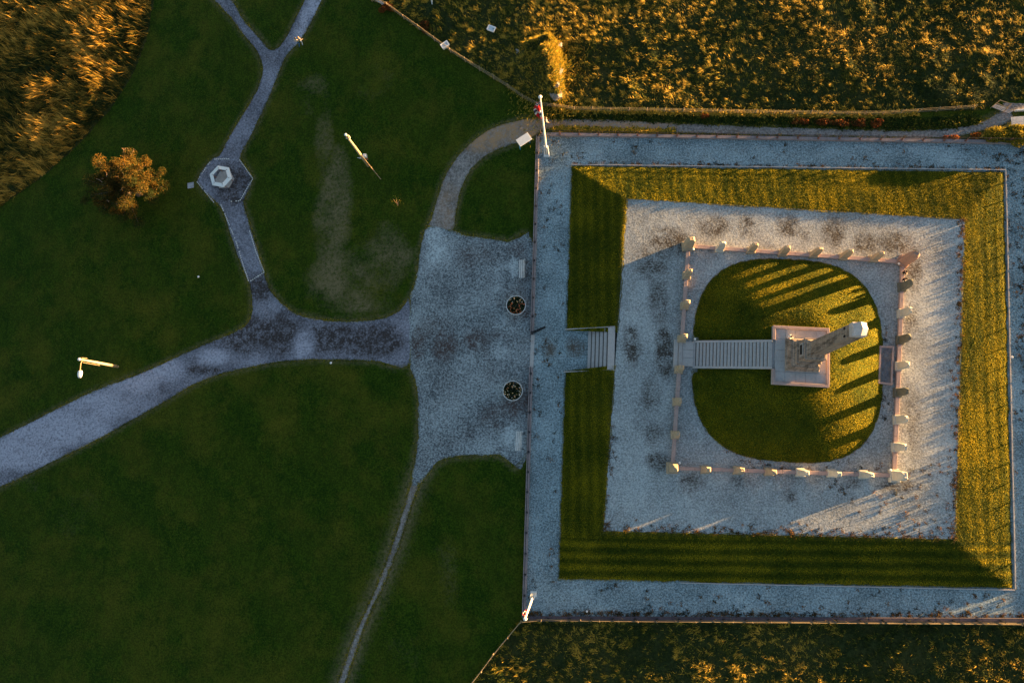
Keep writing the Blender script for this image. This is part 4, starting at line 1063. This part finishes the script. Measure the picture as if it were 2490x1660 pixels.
def verges():
    ps = []
    for pl, n in ((ALL_PATHS[0], 26000), (ALL_PATHS[1], 7000), (ALL_PATHS[2], 7000), (ALL_PATHS[3], 12000)): ps.append(along(pl, n, .16))
    p = np.concatenate(ps); x, y = p[:, 0], p[:, 1]
    ok = np.ones(len(x), bool)
    for pl in ALL_PATHS: ok &= ~(inside(x, y, pl) & (dist_poly(x, y, pl) > .12))
    ok &= ~inside(x, y, [W['tl'], W['tr'], W['br'], W['bl']])
    x, y = x[ok], y[ok]; n = len(x)
    t = .45 + .8 * (fbm(x, y, 4, 3) - .5) + rng.normal(0, .2, n)
    o = blades('verge_grass', x, y, np.zeros(n), rng.uniform(.06, .20, n), rng.uniform(.02, .05, n), rng.uniform(.1, 1, n), rng.uniform(0, 6.28, n), t, M['shortblade'])
    tag(o, 'uneven grass fringe along the edges of the paths', 'grass', kind='stuff')
verges()
def tufts(name, cx, cy, z, per, size, mat, label, spread=.12, tb=.5):
    x = np.repeat(cx, per) + rng.normal(0, spread, len(cx) * per); y = np.repeat(cy, per) + rng.normal(0, spread, len(cx) * per); n = len(x)
    zz = z if np.ndim(z) == 0 else np.repeat(z, per)
    t = np.repeat(rng.uniform(-.35, .35, len(cx)), per) + tb + rng.normal(0, .15, n)
    o = blades(name, x, y, np.zeros(n) + zz, size * rng.uniform(.5, 1.4, n), size * .4 * rng.uniform(.6, 1.4, n), rng.uniform(.4, 1.3, n), rng.uniform(0, 6.28, n), t, mat)
    tag(o, label, 'weeds', kind='stuff')
def weeds():
    A = lambda pts, n, off: along(pts, n, off, False)
    p = np.concatenate([A([gI[2], gI[3]], 330, .45), A([gI[1], gI[2]], 300, .4), A([gI[3], lerp(gI[3], gI[0], .3)], 50, .35)])
    p[:, 0] += 0
    m = inside(p[:, 0], p[:, 1], gI); p = p[m]
    c = P(2060, 1180, ZC); p2 = np.column_stack([rng.uniform(c[0] - 2, c[0] + 13, 160), rng.uniform(c[1] - 6, c[1] + 2.5, 160)]); p2 = p2[inside(p2[:, 0], p2[:, 1], gI)][:60]
    mg = along([(MC[0] + MA * 1.06 * math.cos(a), MC[1] + MBb * 1.05 * math.sin(a)) for a in np.arange(-2.3, .4, .2)], 60, .5, False)
    p = np.concatenate([p, p2, mg])
    tufts('court_weeds', p[:, 0], p[:, 1], Z0, 14, .16, M['weedblade'], 'small brown and green weeds along the edges of the court gravel')
    en = [W['tl'], W['tr'], W['br'], W['bl']]
    x = rng.uniform(-7, 54, 16000); y = rng.uniform(-22, 38, 16000)
    m = inside(x, y, en) & ~inside(x, y, [(gO[0][0] - .2, gO[0][1] + .2), (gO[1][0] + .2, gO[1][1] + .2), (gO[2][0] + .2, gO[2][1] - .2), (gO[3][0] - .2, gO[3][1] - .2)])
    x, y = x[m], y[m]
    pr = .12 + 1.6 * np.clip((x - 47.5) / 2, 0, 1) + .35 * np.clip((-y - 14.5) / 3, 0, 1) * np.clip((x + 5) / 40, .25, 1)
    pr *= np.clip((fbm(x, y, 3, 44) - .35) * 4, 0, 1)
    m = rng.uniform(0, 1, len(x)) < pr; x, y = x[m], y[m]
    p = np.concatenate([np.column_stack([x, y]), along([(W['bl'][0] + .5, W['bl'][1] + .45), (W['br'][0], W['br'][1] + .45)], 260, .12, False), along([(gO[0][0], gO[0][1] + .2), (gO[1][0], gO[1][1] + .2)], 120, .12, False)])
    tufts('gravel_weeds', p[:, 0], p[:, 1], .02, 14, .17, M['weedblade'], 'scattered brown weeds and leaves in the blue grey outer gravel', tb=.45)
    # golden strip on the path side of the top wall, verge under the field fence
    a = P(1345, 316); b = P(1640, 323)
    p = along([a, b], 420, .16, False); tufts('golden_verge', p[:, 0], p[:, 1], 0, 16, .32, M['fieldblade'], 'golden grass strip against the top railing wall near the flagpole', tb=.78)
    a = P(1640, 328); b = P(2250, 340)
    p = along([a, b], 200, .10, False); tufts('golden_verge', p[:, 0], p[:, 1], 0, 10, .16, M['fieldblade'], 'thin dry grass strip along the middle of the top railing wall', tb=.6)
    pts = [P(x_, 278 + (x_ - 1340) * .028 - (0 if x_ < 2250 else (x_ - 2250) * .12)) for x_ in range(1340, 2400, 40)]
    p = along(pts, 1500, .28, False); p = p[dist_poly(p[:, 0], p[:, 1], ALL_PATHS[3]) > .1]; p = p[~inside(p[:, 0], p[:, 1], ALL_PATHS[3])]
    tufts('fence_verge', p[:, 0], p[:, 1], 0, 14, .30, M['fieldblade'], 'dark green verge of long grass between top field fence and path', tb=.16, spread=.2)
    p = along([P(a_, b_) for a_, b_ in fence_n[12:-3]], 900, .10, False); tufts('fence_line_grass', p[:, 0], p[:, 1], .1, 8, .40, M['fieldblade'], 'bright golden line of grass along the foot of the top field fence', tb=.85, spread=.1)
weeds()

# ------------------------------------------------------------------ red hedge plants, shrub, tree
def bush(name, px, rx, ry, h, n, mat, label, cat, group=None, leaf=.10, tb=.5):
    x, y = P(*px); t = empty(name, (x, y, 0), random.uniform(0, .6) if rx == ry else 0, label, cat, group)
    lob = [(rng.uniform(-.6, .6) * rx, rng.uniform(-.6, .6) * ry, h * rng.uniform(.35, .7), rng.uniform(.35, .6)) for _ in range(9)]
    pts = []; ti = []
    for (a, b, c, r) in lob:
        k = n // 9; d = rng.normal(size=(k, 3)); d /= np.linalg.norm(d, axis=1)[:, None]; rr = rng.uniform(.45, 1.05, k) ** .5
        pts.append(np.column_stack([a + d[:, 0] * r * rx * rr, b + d[:, 1] * r * ry * rr, np.abs(c + d[:, 2] * r * h * rr * .8)])); ti.append(rng.uniform(-.2, .2) + rng.normal(tb, .2, k))
    leafcloud('foliage', np.concatenate(pts), leaf, mat, t, np.concatenate(ti))
    mb = MB()
    for (a, b, c, r) in lob: mb.tube([(0, 0, 0), (a * .5, b * .5, c * .5), (a, b, c)], [.05, .03, .015], 5)
    mb.build('stems', M['bark'], t)
bush('shrub', (2440, 332), 2.3, 1.3, 1.0, 9000, M['leaf_shrub'], 'rounded yellow green shrub beside the boardwalk at the right edge', 'shrub', leaf=.09)
bush('shrub', (2482, 338), 1.6, 1.4, 1.1, 5000, M['leaf_shrub'], 'yellow orange shrub cut by the right edge under the boardwalk', 'shrub', leaf=.09, tb=.7)
reds = [(1712, 284, 'small red leaved plant left of the long red clump under the field fence'), (2000, 300, 'orange red bramble bush in the middle of the red clump under the fence'), (2042, 302, 'dark red bramble bush just right of the middle in the red clump'), (2085, 303, 'red brown bramble bush third in the red clump under the fence'),
        (2130, 304, 'rust red bramble bush at the right end of the red clump'), (1945, 298, 'faint red bramble bush at the left end of the red clump')]
for a, b, l in reds: bush('bramble', (a, b), rng.uniform(.8, 1.4) if a > 1800 else .6, rng.uniform(.35, .6), .6, 800, M['leaf_red'], l, 'bramble', 'red brambles under the field fence', leaf=.08, tb=.45)
bush('bramble', (2368, 333), .7, .4, .6, 1000, M['leaf_red'], 'bright orange bramble by the top wall left of the shrub', 'bramble', leaf=.08, tb=.85)
bush('bramble', (2310, 337), .9, .3, .4, 900, M['leaf_red'], 'low orange bramble spread along the top wall', 'bramble', leaf=.08, tb=.75)
bush('bramble', (942, 22), 1.1, .7, .7, 1300, M['leaf_red'], 'rust red bramble at the top end of the field fence', 'bramble', leaf=.09, tb=.55)
bush('bramble', (1034, 70), .9, .9, .8, 1200, M['leaf_red'], 'brown red bramble inside the fence near the white trough', 'bramble', leaf=.09, tb=.3)

def tree():
    x, y = P(338, 472); t = empty('tree', (x, y, 0), 0, 'lone broad tree with orange brown autumn crown on the dark left lawn', 'tree')
    mb = MB(); mb.tube([(0, 0, -.1), (.05, 0, .8), (0, .1, 1.8)], [.36, .28, .22], 9); mb.build('trunk', M['bark'], t)
    cl = []
    mb = MB(); rs = random.Random(5)
    for i in range(48):
        a = rs.uniform(0, 2 * math.pi); el = rs.uniform(.05, 1.3); Lr = (4.9 if i < 32 else 3.4) * rs.uniform(.72, 1.1)
        sq_ = 1.12 if abs(math.cos(a)) > .6 else .92
        e = Vector((math.cos(a) * math.cos(el) * Lr * sq_, math.sin(a) * math.cos(el) * Lr * .86, 1.5 + math.sin(el) * Lr * .85))
        m_ = e * .5 + Vector((rs.uniform(-.3, .3), rs.uniform(-.3, .3), .9)); mb.tube([(0, .05, 1.3 + rs.uniform(0, .5)), m_, e], [.13, .07, .025], 6)
        cl.append((e, rs.uniform(.4, .95))); cl.append((m_.lerp(e, rs.uniform(.2, .9)) + Vector((rs.uniform(-.9, .9), rs.uniform(-.9, .9), rs.uniform(-.2, .5))), rs.uniform(.35, .7))); cl.append((m_.lerp(e, .55) + Vector((rs.uniform(-.4, .4), rs.uniform(-.4, .4), .2)), rs.uniform(.5, .9)))
    mb.build('limbs', M['bark'], t)
    pts = []; ti = []
    for e, r in cl:
        k = int(800 * r); d = rng.normal(size=(k, 3)); d /= np.linalg.norm(d, axis=1)[:, None]; rr = r * rng.uniform(.2, 1.1, k) ** .6
        # sub clumps
        pts.append(np.array(e) + d * rr[:, None] * np.array([1, 1, .7])); ti.append(rng.uniform(-.35, .25) + rng.normal(.42, .26, k))
    leafcloud('crown', np.concatenate(pts), .06, M['leaf_tree'], t, np.concatenate(ti))
    mb = MB()
    for i in range(14):
        b0 = Vector((.1 + rs.uniform(-.6, .6), 3.3, 3.0)); p = [b0]
        dr = Vector((rs.uniform(-.4, .9), 1, rs.uniform(-.1, .5))).normalized()
        for k in range(4): p.append(p[-1] + dr * .27 + Vector((rs.uniform(-.2, .2), rs.uniform(-.15, .15), rs.uniform(-.1, .1))))
        mb.tube(p, [.03, .026, .022, .018, .012], 5)
    for i in range(16):
        a = rs.uniform(0, 6.28); r_ = rs.uniform(.8, 2.9); b0 = Vector((math.cos(a) * r_, math.sin(a) * r_ * .85, 1.6 + math.sqrt(max(0, 3.4 ** 2 - r_ * r_)) * .85)); e = b0 + Vector((rs.uniform(-.6, .6), rs.uniform(-.6, .6), .35))
        mb.tube([b0, (b0 + e) / 2 + Vector((.05, .08, .05)), e], [.045, .035, .02], 5)
    mb.build('bare_twigs', M['twig'], t)
    t.scale = (1.13, 1.13, 1.0)
tree()

# ------------------------------------------------------------------ troughs, slab, small things on the lawns
def trough(p, z, rz, label):
    x, y = P(*p, z); t = empty('water_trough', (x, y, z - .5), rz, label, 'trough', 'white troughs in the rough grass')
    mb = MB(); a, b = .52, .36
    def rr(w, h, r): 
        out = []
        for cx_, cy_, a0 in ((w - r, h - r, 0), (-w + r, h - r, 90), (-w + r, -h + r, 180), (w - r, -h + r, 270)):
            for k in range(4): q_ = R(a0 + 30 * k); out.append((cx_ + r * math.cos(q_), cy_ + r * math.sin(q_)))
        return out
    rg = [[(u, v, zz) for u, v in rr(w, h, .08)] for w, h, zz in ((a - .1, b - .08, 0), (a, b, .45), (a, b, .5), (a - .10, b - .09, .5), (a - .13, b - .12, .42))]
    mb.rings(rg, caps=False); mb.build('basin', M['white'], t)
    mb = MB(); mb.prism(rr(a - .12, b - .11, .05), .40, .43); mb.build('water', M['offwhite'], t)
    mb = MB(); mb.lathe([(.05, .43), (.05, .46), (.01, .46)], (a - .26, .05, 0), 10); mb.build('float_valve', M['iron'], t)
trough((1194.5, 69), .55, R(-25), 'white trough standing in the open field, farther from the fence')
trough((1081.5, 108.5), .75, R(33), 'white trough on the fence line of the top field')
mb = MB(); mb.box((0, 0, .03), (.85, .75, .08)); o = mb.build('paving_slab', M['wood_grey'], bevel=.015, loc=(*P(464, 451), 0), rz=R(8)); tag(o, 'single pale slab on the grass left of the hexagonal paving', 'slab')
for p, l in (((805, 882), 'white stone on the grass just below the wide path'), ((483, 673), 'small white stone on the dark lawn left of the junction'), ((2460, 868), 'small pale stone at the right foot of the yellow bank'), ((1427, 1485), 'tiny white stone against the bottom wall')):
    bm = bmesh.new(); bmesh.ops.create_icosphere(bm, subdivisions=2, radius=.13)
    for v in bm.verts: v.co *= random.uniform(.8, 1.2); v.co.z *= .7
    me = bpy.data.meshes.new('pebble'); bm.to_mesh(me); bm.free(); o = link('white_stone', me, M['white']); o.location = (*P(*p), .06); tag(o, l, 'stone')
# bare branch leaning in the field at the top
t0 = P(1052, 14); mb = MB()
mb.tube([(0, 0, 0), (-.1, .5, .35), (-.25, 1.1, .55)], [.07, .05, .03], 6); mb.tube([(0, .2, .15), (.15, .8, .5)], [.05, .02], 5); o = mb.build('dead_branch', M['wood_white'], loc=(*t0, .2)); tag(o, 'pale bare branch in the rough grass at the very top', 'branch')
a = P(905, -6); b = P(938, 14); mb = MB(); L = math.dist(a, b); mb.box((L / 2, 0, .12), (L, .35, .24)); o = mb.build('concrete_beam', M['wood_grey'], bevel=.02, loc=(*a, 0), rz=math.atan2(b[1] - a[1], b[0] - a[0])); tag(o, 'grey beam lying at the top end of the field fence', 'beam')
# young sapling on the lawn
t = empty('sapling', (*P(968, 500), 0), 0, 'tiny bare sapling on the lawn between the mast and the curving path', 'sapling')
mb = MB()
for dx, dy in ((-.35, .5), (.45, .35), (.05, .55), (.35, .1)): mb.tube([(0, 0, 0), (dx * .4, dy * .4, .7), (dx, dy, 1.1)], [.03, .022, .012], 5)
mb.build('stems', M['twig'], t)
k = 90; pp = rng.normal(0, .35, (k, 3)) + np.array([.1, .3, .95]); leafcloud('foliage', pp, .05, M['leaf_shrub'], t)

# setts edging the small paved hexagon and its approaches
def setts(pts, label, closed=False, gapf=.0, seed=0):
    mb = MB(); rs = random.Random(seed); w_ = [P(a, b) for a, b in pts]
    for a, b in zip(w_[:-1], w_[1:]):
        L = math.dist(a, b); k = int(L / .27); ang = math.atan2(b[1] - a[1], b[0] - a[0])
        for i in range(k):
            if rs.random() < gapf: continue
            s = (i + .5) / k; q_ = lerp(a, b, s)
            mb.box((0, 0, .025), (.20 * rs.uniform(.8, 1.1), .12 * rs.uniform(.85, 1.15), .05), Matrix.Translation((q_[0], q_[1], .008)) @ Matrix.Rotation(ang + rs.uniform(-.1, .1), 4, 'Z'))
    o = mb.build('stone_setts', M['wood_white'], bevel=.008); tag(o, label, 'stone edging')
setts([(514, 389), (478.5, 441.5), (521, 493)], 'line of pale setts on the left side of the hexagonal paving', seed=1, gapf=.15)
setts([(582, 388), (615, 434.6), (583.5, 488.6)], 'line of pale setts on the right side of the hexagonal paving', seed=2)
setts([(520, 387.5), (558, 386.5)], 'short row of pale setts across the top of the hexagonal paving', seed=3, gapf=.1)
setts([(560, 490), (583.5, 488.6)], 'short row of pale setts across the bottom of the hexagonal paving', seed=4, gapf=.2)
setts([(537, 497), (555, 540), (575, 590), (590, 640), (605, 684)], 'pale setts down the left edge of the branch path', seed=5, gapf=.1)
setts([(607, 560), (622, 610), (642, 660)], 'pale setts down the right edge of the branch path', seed=6)
setts([(608, 684), (644, 661)], 'row of pale setts across the branch path before the junction', seed=7)

# ------------------------------------------------------------------ top right corner: footbridge, boardwalk
sheet('gravel_patch', [P(a, b) for a, b in ((2438, 252), (2450, 250), (2520, 254), (2530, 272), (2466, 272), (2448, 266))], .02, M['track'], lambda x, y: dict(stain=0 * x, edge=0 * x), amp=.08, sm=False)
def slatdeck(name, q, z, h, n, label, cat, mat, rails=False, along_=0):
    w_ = [P(a, b, z) for a, b in q]; o0 = w_[0]; t = empty(name, (o0[0], o0[1], z - h), 0, label, cat)
    L = [(a - o0[0], b - o0[1]) for a, b in w_]; mb = MB()
    for i in range(n):
        s0, s1 = (i + .12) / n, (i + .80) / n
        if along_: c4 = [lerp(L[0], L[1], s0), lerp(L[0], L[1], s1), lerp(L[3], L[2], s1), lerp(L[3], L[2], s0)]
        else: c4 = [lerp(L[0], L[3], s0), lerp(L[1], L[2], s0), lerp(L[1], L[2], s1), lerp(L[0], L[3], s1)]
        mb.prism(c4, h - .05, h)
    mb.build('planks', mat, t)
    mb = MB()
    for s in (.15, .85):
        p_, q_ = (lerp(L[0], L[3], s), lerp(L[1], L[2], s)) if along_ else (lerp(L[0], L[1], s), lerp(L[3], L[2], s))
        mb.tube([(p_[0], p_[1], h - .11), (q_[0], q_[1], h - .11)], .055, 6)
    mb.build('bearer', M['wood_grey'], t)
    if rails:
        for e0, e1 in ((L[0], L[1]), (L[3], L[2])):
            mb = MB(); mb.tube([(e0[0], e0[1], h + .9), (e1[0], e1[1], h + .9)], .04, 6)
            for e in (e0, e1): mb.tube([(e[0], e[1], 0), (e[0], e[1], h + .95)], .045, 6)
            mb.build('handrail', M['wood_post'], t)
slatdeck('wooden_footbridge', ((2421, 253), (2448, 262), (2440, 271), (2412, 260)), .35, .35, 9, 'small plank footbridge with handrails at the top right path end', 'footbridge', M['wood_grey'], True, 1)
slatdeck('wooden_ramp', ((2449, 263), (2465, 269), (2455, 277), (2441, 271)), .12, .12, 6, 'short plank ramp between the footbridge and the path', 'ramp', M['wood_grey'], False, 1)
slatdeck('boardwalk', ((2458, 285), (2520, 280), (2524, 306), (2461, 307)), .4, .4, 32, 'white slatted boardwalk cut by the right edge above the shrub', 'boardwalk', M['wood_white'], False, 1)
a = P(2466, 271); b = P(2530, 267); mb = MB(); L = math.dist(a, b); mb.box((L / 2, 0, .2), (L, .12, .4)); o = mb.build('white_kerb', M['white'], bevel=.01, loc=(*a, 0), rz=math.atan2(b[1] - a[1], b[0] - a[0])); tag(o, 'thin white kerb above the boardwalk at the right edge', 'kerb')

# ------------------------------------------------------------------ people
HAND = [(.030, .085, -.3), (.012, .098, -.1), (-.006, .092, .05), (-.024, .078, .2)]
def person(loc, rz, J, mats, hair, label, hair_long=False, scale=1.0):
    """J: joint name -> (x, y, z) local; body grown as one skinned surface."""
    t = empty('person', loc, rz, label, 'person')
    V = []; E = []; Rr = []
    idx = {}
    def add(n, r, parent=None):
        idx[n] = len(V); V.append(Vector(J[n]) if n in J else n_pos[n]); Rr.append(r)
        if parent is not None: E.append((idx[parent], idx[n]))
    n_pos = {}
    def mid(n, a, b, f=.5): n_pos[n] = Vector(J[a] if a in J else n_pos[a]).lerp(Vector(J[b] if b in J else n_pos[b]), f)
    mid('belly', 'pelvis', 'chest'); mid('nk', 'chest', 'head', .62)
    add('pelvis', .135); add('belly', .125, 'pelvis'); add('chest', .135, 'belly'); add('nk', .055, 'chest')
    for s in 'LR':
        add('hip' + s, .095, 'pelvis'); add('knee' + s, .062, 'hip' + s); add('ankle' + s, .042, 'knee' + s); add('toe' + s, .038, 'ankle' + s)
        add('sh' + s, .062, 'chest'); add('elb' + s, .043, 'sh' + s); add('wr' + s, .027, 'elb' + s)
        e = Vector(J['elb' + s]); w__ = Vector(J['wr' + s]); d = (w__ - e).normalized()
        side = d.cross(Vector((0, 0, 1))); side = side.normalized() if side.length > .1 else Vector((1, 0, 0)); up = side.cross(d)
        J['palm' + s] = w__ + d * .055; add('palm' + s, .033, 'wr' + s)
        for k, (o_, l_, _) in enumerate(HAND):
            b0 = J['palm' + s] + side * o_ * .9; a_ = 'f%s%da' % (s, k); b_ = 'f%s%db' % (s, k)
            n_pos[a_] = b0 + d * (l_ * .45); n_pos[b_] = b0 + d * (l_ * .8) - up * (l_ * .3)
            add(a_, .0095, 'palm' + s); add(b_, .008, a_)
        a_ = 'th' + s; n_pos[a_] = J['palm' + s] + side * .055 + d * .015; add(a_, .011, 'palm' + s)
    hd = Vector(J['head']); nkv = n_pos['nk']; fw = Vector(J.get('look', (0, -1, 0))).normalized()
    n_pos['h1'] = hd - Vector((0, 0, .06)) + fw * .02; n_pos['h2'] = hd + Vector((0, 0, .05)) - fw * .01; add('h1', .078, 'nk'); add('h2', .088, 'h1')
    n_pos['nose'] = n_pos['h1'] + fw * .105 + Vector((0, 0, .03)); add('nose', .014, 'h1')
    me = bpy.data.meshes.new('body'); me.from_pydata([tuple(v) for v in V], E, []); o = bpy.data.objects.new('body', me); COL.objects.link(o)
    sm_ = o.modifiers.new('s', 'SKIN'); sm_.use_smooth_shade = True
    for i, sv in enumerate(me.skin_vertices[0].data): sv.radius = (Rr[i], Rr[i]); sv.use_root = (i == 0)
    o.modifiers.new('u', 'SUBSURF').levels = 1; o.modifiers['u'].render_levels = 1
    dg = bpy.context.evaluated_depsgraph_get(); ev = o.evaluated_get(dg); me2 = bpy.data.meshes.new_from_object(ev)
    bpy.data.objects.remove(o); me2.name = 'body'
    inv = {v: k for k, v in idx.items()}
    for m in ('skin', mats[0], mats[1], mats[2]): me2.materials.append(M[m])
    def cls(a, b, f):
        n1, n2 = inv[a], inv[b]
        if n2.startswith(('f', 'th', 'palm', 'h1', 'h2', 'nose', 'nk')): return 0
        if n2.startswith('wr'): return 1 if (mats[3] or f < .15) else 0
        if n2.startswith(('hip', 'knee')): return 2
        if n2.startswith('ankle'): return 2 if (mats[4] or f < .3) else 0
        if n2.startswith('toe'): return 3
        return 1
    ev_ = np.array([V[a] for a, b in E]); eb = np.array([V[b] for a, b in E]); rr_ = np.array([(Rr[a] + Rr[b]) / 2 for a, b in E])
    for p in me2.polygons:
        c = np.array(p.center); ab = eb - ev_; tt = np.clip(((c - ev_) * ab).sum(1) / ((ab * ab).sum(1) + 1e-9), 0, 1)
        d = np.linalg.norm(c - (ev_ + ab * tt[:, None]), axis=1) - rr_; k = int(np.argmin(d)); p.material_index = cls(E[k][0], E[k][1], tt[k]); p.use_smooth = True
    body = bpy.data.objects.new('body', me2); COL.objects.link(body); body.parent = t
    hb = bmesh.new(); bmesh.ops.create_icosphere(hb, subdivisions=3, radius=.112)
    hc = hd + Vector((0, 0, .045)) - fw * .018
    for v in list(hb.verts):
        f = v.co.normalized().dot(fw)
        if f > .45 and v.co.z < .05: v.co -= fw * .07
        if v.co.z < -.02 and not hair_long: v.co.z *= .5
        if hair_long and v.co.z < 0 and f < .2: v.co.z *= 2.0
    mh = bpy.data.meshes.new('hair'); hb.to_mesh(mh); hb.free(); mh.polygons.foreach_set('use_smooth', [True] * len(mh.polygons))
    h = link('hair', mh, M[hair], t); h.location = hc
    t.scale = (scale,) * 3
    return t
def walk(look=(0, -1, 0), st=.22, arm=.25, s=1):
    return dict(pelvis=(0, 0, .95), chest=(0, 0, 1.33), head=(0, -.03, 1.62), look=look,
                hipL=(.10, 0, .88), kneeL=(.11, -st * .7, .50), ankleL=(.11, -st * 1.1, .09), toeL=(.12, -st * 1.1 - .17, .04),
                hipR=(-.10, 0, .88), kneeR=(-.11, st * .1, .48), ankleR=(-.11, st * 1.2, .13), toeR=(-.12, st * 1.2 - .16, .04),
                shL=(.19, 0, 1.38), elbL=(.26, arm * .5, 1.12), wrL=(.27, arm * .2, .88), shR=(-.19, 0, 1.38), elbR=(-.26, -arm * .2, 1.12), wrR=(-.25, -arm, .92))
def sit(look=(0, -1, -.3), h=.42, arm='lap'):
    J = dict(pelvis=(0, 0, h + .12), chest=(0, -.08, h + .50), head=(0, -.16, h + .78), look=look,
             hipL=(.10, -.02, h + .09), kneeL=(.13, -.45, h + .10), ankleL=(.12, -.46, .08), toeL=(.13, -.62, .04),
             hipR=(-.10, -.02, h + .09), kneeR=(-.13, -.45, h + .10), ankleR=(-.12, -.40, .08), toeR=(-.13, -.56, .04),
             shL=(.18, -.08, h + .54), elbL=(.24, -.16, h + .30), wrL=(.10, -.38, h + .24), shR=(-.18, -.08, h + .54), elbR=(-.24, -.16, h + .30), wrR=(-.10, -.38, h + .24))
    if arm == 'wrap': J.update(kneeL=(.10, -.38, h + .22), kneeR=(-.10, -.38, h + .22), wrL=(.03, -.46, h + .15), wrR=(-.05, -.46, h + .12))
    return J
# the pair walking on the top path
a = P3(729, 111, .012); b = P3(736, 108, .012)
person(a, R(160), walk(), ('beige', 'jeans', 'black_cloth', False, True), 'hair_dark', 'person in beige top and blue jeans, left one of the pair on the top path')
person(b, R(165), walk(st=.15), ('beige', 'white_cloth', 'black_cloth', True, True), 'hair_fair', 'fair haired person with pale trousers, right one of the pair on the top path', True, .96)
# two by the flagpole
person(P3(1322, 300, .01), R(100), walk(), ('navy', 'black_cloth', 'black_cloth', True, True), 'hair_dark', 'person in dark clothes walking on the path behind the flagpole')
person(P3(1329, 302, .01), R(95), walk(st=.18), ('beige', 'jeans', 'white_cloth', True, True), 'hair_fair', 'person in a beige top on the path close right of the flagpole')
# two seated on the kerb by the stones
person((*P(2190, 667, Z0), Z0), R(100), sit(look=(.2, -1, -.5)), ('black_cloth', 'beige', 'white_cloth', True, False), 'hair_dark', 'dark clothed person seated on the kerb just under the reddish corner stone', False)
person((*P(2190, 683, Z0), Z0), R(65), sit(look=(0, -1, -.4)), ('black_cloth', 'white_cloth', 'white_cloth', True, True), 'hair_dark', 'black clothed person with pale trousers seated on the kerb by the grey stone', True)
# one seated on the base of the obelisk
p = P3(1918, 822, ZP + .07)
person((p.x + .15, p.y + .12, ZP + .066), R(-50), sit(arm='wrap', h=.18), ('white_cloth', 'white_cloth', 'orange', True, True), 'hair_dark', 'person in white with orange shoes sitting hunched by the obelisk base')

# ------------------------------------------------------------------ set everything west of the wall onto the falling lawn
def settle():
    def shift(me, ox=0.0, oy=0.0):
        n = len(me.vertices); a = np.empty(n * 3, np.float32); me.vertices.foreach_get('co', a); a = a.reshape(-1, 3)
        a[:, 2] += G(a[:, 0] + ox, a[:, 1] + oy); me.vertices.foreach_set('co', a.ravel()); me.update()
    for o in list(COL.objects):
        if o.parent or o.type not in ('MESH', 'EMPTY'): continue
        if o.name.startswith('post_fence'):
            x0, y0 = o.location.x, o.location.y
            for c in o.children:
                if c.name.startswith('wire'): shift(c.data, x0, y0)
                else: c.location.z += float(G(x0 + c.location.x, y0 + c.location.y))
        elif o.type == 'MESH' and o.location.length < 1e-6: shift(o.data)
        else: o.location.z += float(G(o.location.x, o.location.y))
settle()
